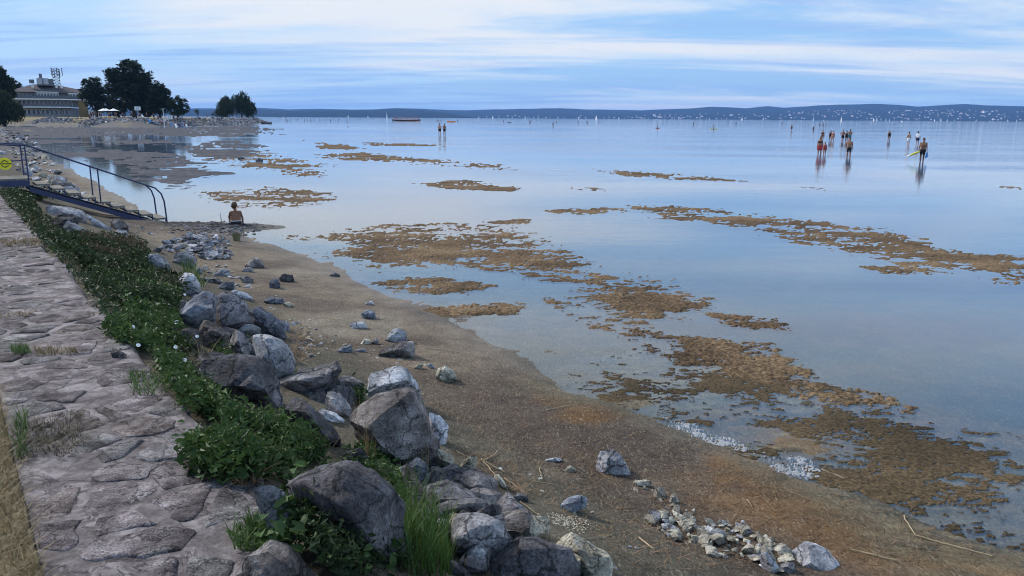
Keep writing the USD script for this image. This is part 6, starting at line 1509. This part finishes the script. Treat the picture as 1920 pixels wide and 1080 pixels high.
tree('young_tree', 'tiny lone young tree between the grove and the willow pair', 370, 217, 202, 380, [(0, .66, .26), (0, .45, .2)], 0.4, 300, seed=22, trunk_r=0.1)
tree('reed_bush', 'dark green bush at the foot of the riprap below the willows', 413, 232, 221, 300, [(0, .45, .45), (-.4, .35, .35), (.4, .35, .35)], 0.45, 900, 'crown_light', seed=23, trunk_r=0.08, cat='bush')
tree('low_shrub', 'low bush at the left foot of the willow pair', 404, 217, 205, 378, [(0, .45, .45), (.5, .4, .35)], 0.5, 500, seed=24, trunk_r=0.1, cat='bush')

# hotel
M['wall'] = plain('wall', (0.24, 0.235, 0.25), 0.9, 0.1, 0.1, 0.6)
M['wall_white'] = plain('wall_white', (0.60, 0.60, 0.60), 0.85, 0.1, 0.06, 0.8)
M['roof'] = plain('roof', (0.085, 0.078, 0.085), 0.85, 0.2, 0.2, 1.5)
M['glass'] = plain('glass', (0.05, 0.06, 0.085), 0.12, 0.6, 0.2, 0.5)
M['steel'] = plain('steel', (0.11, 0.12, 0.14), 0.5, 0.4, 0.2)
M['ochre'] = plain('ochre', (0.17, 0.12, 0.06), 0.85, 0.1, 0.15, 0.8)
HD = 300.0
hb = spit_at(108, HD)
CA = hb[1] / HD
lxp = lambda px: (px - 108) / (FPX / (HD * CA * CA))  # noqa: E731
lzp = lambda py: CZ + (215.6 - py) / (FPX / (HD * CA)) - hb[2]  # noqa: E731
hotel = thing('hotel', 'low three storey lakeside hotel with white balcony bands and dark hipped roof', 'building', hb, face_away(hb))
x0, x1 = lxp(24), lxp(186)
z1, z2, z3 = lzp(201.5), lzp(187.5), lzp(175.5)
part(hotel, 'ground_wall', box(x0 + 1.8, x1 - 6, 0.8, 11, -0.3, z1 - 0.25), M['wall'])
part(hotel, 'middle_wall', box(x0 + 0.8, x1 - 3, 0.8, 11, z1 + 0.002, z2 - 0.25), M['wall'])
part(hotel, 'upper_wall', box(x0, x1 - 1, 0.6, 11, z2 + 0.002, z3), M['wall'])
part(hotel, 'balcony_slab', box(lxp(37), lxp(134), -1.1, 0.795, z1 - 0.25, z1 + 0.10), M['wall_white'])
part(hotel, 'balcony_slab', box(lxp(29), x1 + 0.6, -1.1, 0.795, z2 - 0.25, z2 + 0.12), M['wall_white'])
zr = lzp(161)
rv = np.array([(x0 - 0.5, -0.8, z3), (x1 + 0.4, -0.8, z3), (x1 + 0.4, 12, z3), (x0 - 0.5, 12, z3), (x0 + 7, 5.6, zr), (x1 - 12, 5.6, zr)])
rf_ = trimesh.Trimesh(rv, [[0, 1, 5], [0, 5, 4], [1, 2, 5], [2, 3, 4], [2, 4, 5], [3, 0, 4], [0, 2, 1], [0, 3, 2]], process=False)
roof = part(hotel, 'roof', rf_, M['roof'])
for cx in (69, 112, 121):
    part(roof, 'vent', trimesh.creation.cylinder(0.35, 0.9, sections=10).apply_translation((lxp(cx), 1.8, lzp(165))), M['wall_white'])
for (a, b, zz, nm) in [(74, 113, 176.0, 'dormer'), (132, 184, 177.5, 'dormer')]:
    part(hotel, nm, box(lxp(a), lxp(b), -0.6, 2.5, lzp(186), lzp(zz)), M['wall'])
    part(hotel, 'dormer_band', box(lxp(a) - 0.2, lxp(b) + 0.2, -0.8, 2.5, lzp(zz) + 0.003, lzp(zz) + 0.22), M['wall_white'])


def window(pa, pb, ya, yb, y):
    w = part(hotel, 'window', cat_mesh([box(lxp(pa), lxp(pa) + 0.10, y - 0.06, y - 0.004, lzp(yb), lzp(ya)), box(lxp(pb) - 0.10, lxp(pb), y - 0.06, y - 0.004, lzp(yb), lzp(ya)), box(lxp(pa) + 0.1, lxp(pb) - 0.1, y - 0.06, y - 0.004, lzp(ya) - 0.10, lzp(ya))]), M['wall_white'])
    part(w, 'pane', box(lxp(pa) + 0.1, lxp(pb) - 0.1, y - 0.03, y - 0.004, lzp(yb) + 0.02, lzp(ya) - 0.10), M['glass'])


for a in np.arange(76, 110, 5.6):
    window(a, a + 5.0, 177.3, 184.6, -0.6)
for a in np.arange(134, 182, 5.8):
    window(a, a + 5.2, 178.8, 185.2, -0.6)
for a in np.arange(31, 72, 6.8):
    window(a, a + 5.6, 178.5, 186.5, 0.6)
for a in list(np.arange(40, 132, 7.6)):
    window(a, a + 6.2, 190.0, 200.4, 0.8)
for a in list(np.arange(46, 112, 8.2)) + [115, 122]:
    window(a, a + 6.4, 205.5, 214.0, 0.8)
for z_, a, b in ((z1 + 0.10, 37, 134), (z2 + 0.12, 29, 186)):
    part(hotel, 'railing_panel', box(lxp(a), lxp(b), -0.995, -0.96, z_ + 0.08, z_ + 0.90), M['steel'])
    part(hotel, 'railing', cat_mesh([box(lxp(a), lxp(b), -1.05, -1.0, z_ + 0.95, z_ + 1.02)] + [box(xx, xx + 0.06, -1.05, -1.0, z_, z_ + 0.948) for xx in np.arange(lxp(a), lxp(b), 0.32)]), M['steel'])
part(hotel, 'tower_panel', box(lxp(148), lxp(165), -0.9, 0.79, -0.2, z2 - 0.26), M['ochre'])
part(hotel, 'entrance_annex', box(lxp(166), lxp(190), -2.5, 5, -0.3, lzp(207)), M['wall_white'])
for k, a in enumerate(np.arange(168, 188, 4.2)):
    part(hotel, 'annex_window', box(lxp(a), lxp(a + 3.2), -2.56, -2.503, lzp(215.5), lzp(208.6)), M['glass'])
part(hotel, 'plant_room', box(lxp(77), lxp(107), 2.6, 7, lzp(164), lzp(151.5)), M['steel'])
part(hotel, 'plant_tank', cat_mesh([trimesh.creation.cylinder(0.9, 2.0, sections=14).apply_translation((lxp(px_), 2.2, lzp(156))) for px_ in (83, 93)]), plain('zinc', (0.30, 0.32, 0.36), 0.45, 0.5, 0.15, metallic=0.4))
part(hotel, 'flue', trimesh.creation.cylinder(0.45, 1.8, sections=10).apply_translation((lxp(85), 3.5, lzp(147.5))), M['steel'])
part(hotel, 'flue_stub', cat_mesh([trimesh.creation.cylinder(0.4, 1.2, sections=10).apply_translation((lxp(px_), 3.0, lzp(156.5))) for px_ in (66, 70)]), M['steel'])
mast = thing('antenna_mast', 'dark lattice antenna mast on the hotel roof', 'mast', hb, face_away(hb))
mx0, mx1, mz0, mz1 = lxp(107.5), lxp(119.5), lzp(164), lzp(133)
legs = [(mx0, 3.0), (mx1, 3.0), (mx0, 5.2), (mx1, 5.2)]
part(mast, 'legs', cat_mesh([rod((a, b, mz0), (a, b, mz1), 0.09, sides=5) for a, b in legs]), M['steel'])
br = []
for k in range(6):
    za, zb = mz0 + (mz1 - mz0) * k / 6, mz0 + (mz1 - mz0) * (k + 1) / 6
    br += [rod((mx0, 3.0, za), (mx1, 3.0, zb), 0.05, sides=4), rod((mx1, 3.0, za), (mx0, 3.0, zb), 0.05, sides=4), rod((mx0, 3, zb), (mx1, 3, zb), 0.06, sides=4), rod((mx0, 5.2, za), (mx1, 5.2, zb), 0.05, sides=4)]
part(mast, 'braces', cat_mesh(br), M['steel'])
part(mast, 'antennas', cat_mesh([box(mx0 - 0.35 + 0.75 * k, mx0 - 0.1 + 0.75 * k, 2.6, 2.8, mz1 - 2.2 - 0.6 * (k % 2), mz1 + 0.3 - 0.4 * (k % 2)) for k in range(5)]), M['steel'])

# beach things on the spit
for k, (px, py, lab) in enumerate([(195, 208, 'left white parasol on the hotel beach'), (214, 207.5, 'right white parasol on the hotel beach'), (200, 209, 'middle white parasol on the hotel beach')]):
    p = spit_at(px, 255); u_ = thing('parasol', lab, 'parasol', p)
    part(u_, 'canopy', trimesh.creation.cone(1.5, 0.7, sections=10).apply_translation((0, 0, 2.0)), M['cloth_white'])
    part(u_, 'pole', rod((0, 0, 0), (0, 0, 2.3), 0.04), M['steel'])
for px, lab in ((259, 'left basketball hoop with white backboard before the grove'), (317.5, 'right basketball hoop with white backboard before the grove')):
    p = spit_at(px, 236); b_ = thing('basketball_hoop', lab, 'basketball hoop', p, face_away(p))
    part(b_, 'backboard', box(-0.75, 0.75, -0.03, 0.03, 2.2, 3.2), M['wall_white'])
    part(b_, 'target_square', cat_mesh([box(-0.28, 0.28, -0.045, -0.035, 2.85, 2.92), box(-0.28, -0.21, -0.045, -0.035, 2.42, 2.846), box(0.21, 0.28, -0.045, -0.035, 2.42, 2.846)]), M['steel'])
    part(b_, 'post', rod((0, 0.3, 0), (0, 0.06, 2.6), 0.08), M['steel'])
    part(b_, 'rim', tube([(0.23 * math.cos(a), -0.27 + 0.23 * math.sin(a), 2.4) for a in np.linspace(0, 6.28, 13)], 0.02, 4), M['paint_red'])
p = spit_at(306.5, 228); lp = thing('lamp_post', 'pale lamp post on the lawn before the grove', 'lamp post', p, face_away(p))
part(lp, 'pole', tube([(0, 0, -0.2), (0, 0, 2.4), (0, 0, 4.9)], [0.10, 0.085, 0.07], 8), M['wall_white'])
part(lp, 'lamp_arm', rod((-0.5, 0, 4.85), (0.5, 0, 4.95), 0.05), M['wall_white'])
part(lp, 'lamp_head', cat_mesh([box(-0.75, -0.35, -0.12, 0.12, 4.82, 4.95), box(0.35, 0.75, -0.12, 0.12, 4.9, 5.03)]), M['steel'])
BEACH = [168, 171, 175, 180, 187, 190, 204, 207, 217.5, 230, 246, 262, 275, 288, 296, 325, 332, 345, 352, 388, 397, 408, 436, 444, 448, 462]
bg = np.random.default_rng(111)
for k, px in enumerate(BEACH):
    p = spit_at(px, 236 + bg.uniform(0, 14) if px < 360 else 376 + bg.uniform(-6, 3))
    zone = 'before the hotel' if px < 225 else 'before the grove' if px < 360 else 'beside the willow pair'
    copy_of(protos[k % 3], 'beach_visitor', p + (0, 0, 0.0 if k % 3 else -0.75 * (px > 360)), bg.uniform(0, 6.28), 'tiny person on the lawn of the spit ' + zone, 'people on the spit ' + zone)
LOUNGE = [(270, 'cloth_white'), (282, 'cloth_blue'), (302, 'cloth_red'), (322, 'cloth_blue'), (330, 'cloth_white'), (336, 'cloth_navy'), (343, 'cloth_blue'), (350, 'cloth_white'), (356, 'cloth_navy'), (236, 'cloth_navy'), (418, 'cloth_white'), (428, 'cloth_blue'), (441, 'cloth_white'), (456, 'cloth_red'), (470, 'cloth_white'), (478, 'cloth_navy')]
for k, (px, m_) in enumerate(LOUNGE):
    p = spit_at(px, 233 + bg.uniform(0, 6) if px < 360 else 374)
    L_ = thing('beach_lounger', f'tiny {m_[6:]} beach lounger on the spit ' + ('before the grove' if px < 360 else 'beside the willow pair'), 'lounger', p, bg.uniform(-0.6, 0.6), 'loungers on the spit')
    part(L_, 'seat', box(-0.3, 1.1, -0.3, 0.3, 0.30, 0.40), M[m_]); part(L_, 'backrest', trimesh.creation.box([0.1, 0.6, 0.8]).apply_transform(trimesh.transformations.rotation_matrix(-0.6, [0, 1, 0])).apply_translation((-0.45, 0, 0.7)), M[m_])
    part(L_, 'frame', cat_mesh([box(xx, xx + 0.05, yy, yy + 0.05, 0, 0.298) for xx in (-0.3, 1.0) for yy in (-0.3, 0.24)]), M['steel'])

# houses of the far shore
hv, hf = hills(SKYLINE, 7200, 9500, 5, 1.6)
mcol = 19
hr = np.random.default_rng(121)
house_wall, house_roof = plain('house_wall', (0.80, 0.80, 0.80), 0.9, 0.1, 0.05, 0.1), plain('house_roof', (0.22, 0.10, 0.07), 0.9, 0.1, 0.2, 0.1)
first = None
npx = len(hv) // mcol
for k in range(290):
    if k < 60:
        px = hr.uniform(1190, 1500); kk = hr.random() ** 1.6 * 4
    elif k < 240:
        px = hr.uniform(1480, 1935); kk = hr.random() ** 1.15 * 8.5
    else:
        px = hr.uniform(900, 1300); kk = hr.random() ** 2 * 2
    i = int(np.clip((px + 900) / 6, 0, npx - 2)); j = int(kk); fr = kk - j
    q = hv[i * mcol + j + 1] * (1 - fr) + hv[i * mcol + j + 2] * fr + (hr.uniform(-15, 15), 0, 0)
    sc_ = hr.uniform(0.55, 1.05) * (2.2 if k in (3, 9, 20, 31, 200) else 1)
    zone = 'on the right far hillside' if px > 1450 else 'along the middle far shore'
    lab, grp = 'tiny white house ' + zone, 'houses ' + zone
    if first is None:
        first = thing('house', lab, 'house', q, hr.uniform(0, 3), grp, sc_)
        part(first, 'wall', box(-7, 7, -4.5, 4.5, -4, 6), house_wall)
        rv = np.array([(-7.5, -5, 6.0), (7.5, -5, 6.0), (7.5, 5, 6.0), (-7.5, 5, 6.0), (-7.5, 0, 9.5), (7.5, 0, 9.5)])
        part(first, 'roof', trimesh.Trimesh(rv, [[0, 1, 5], [0, 5, 4], [2, 3, 4], [2, 4, 5], [1, 2, 5], [3, 0, 4], [0, 2, 1], [0, 3, 2]], process=False), house_roof)
    else:
        copy_of(first, 'house', q, hr.uniform(0, 3), lab, grp, (sc_, sc_, sc_))
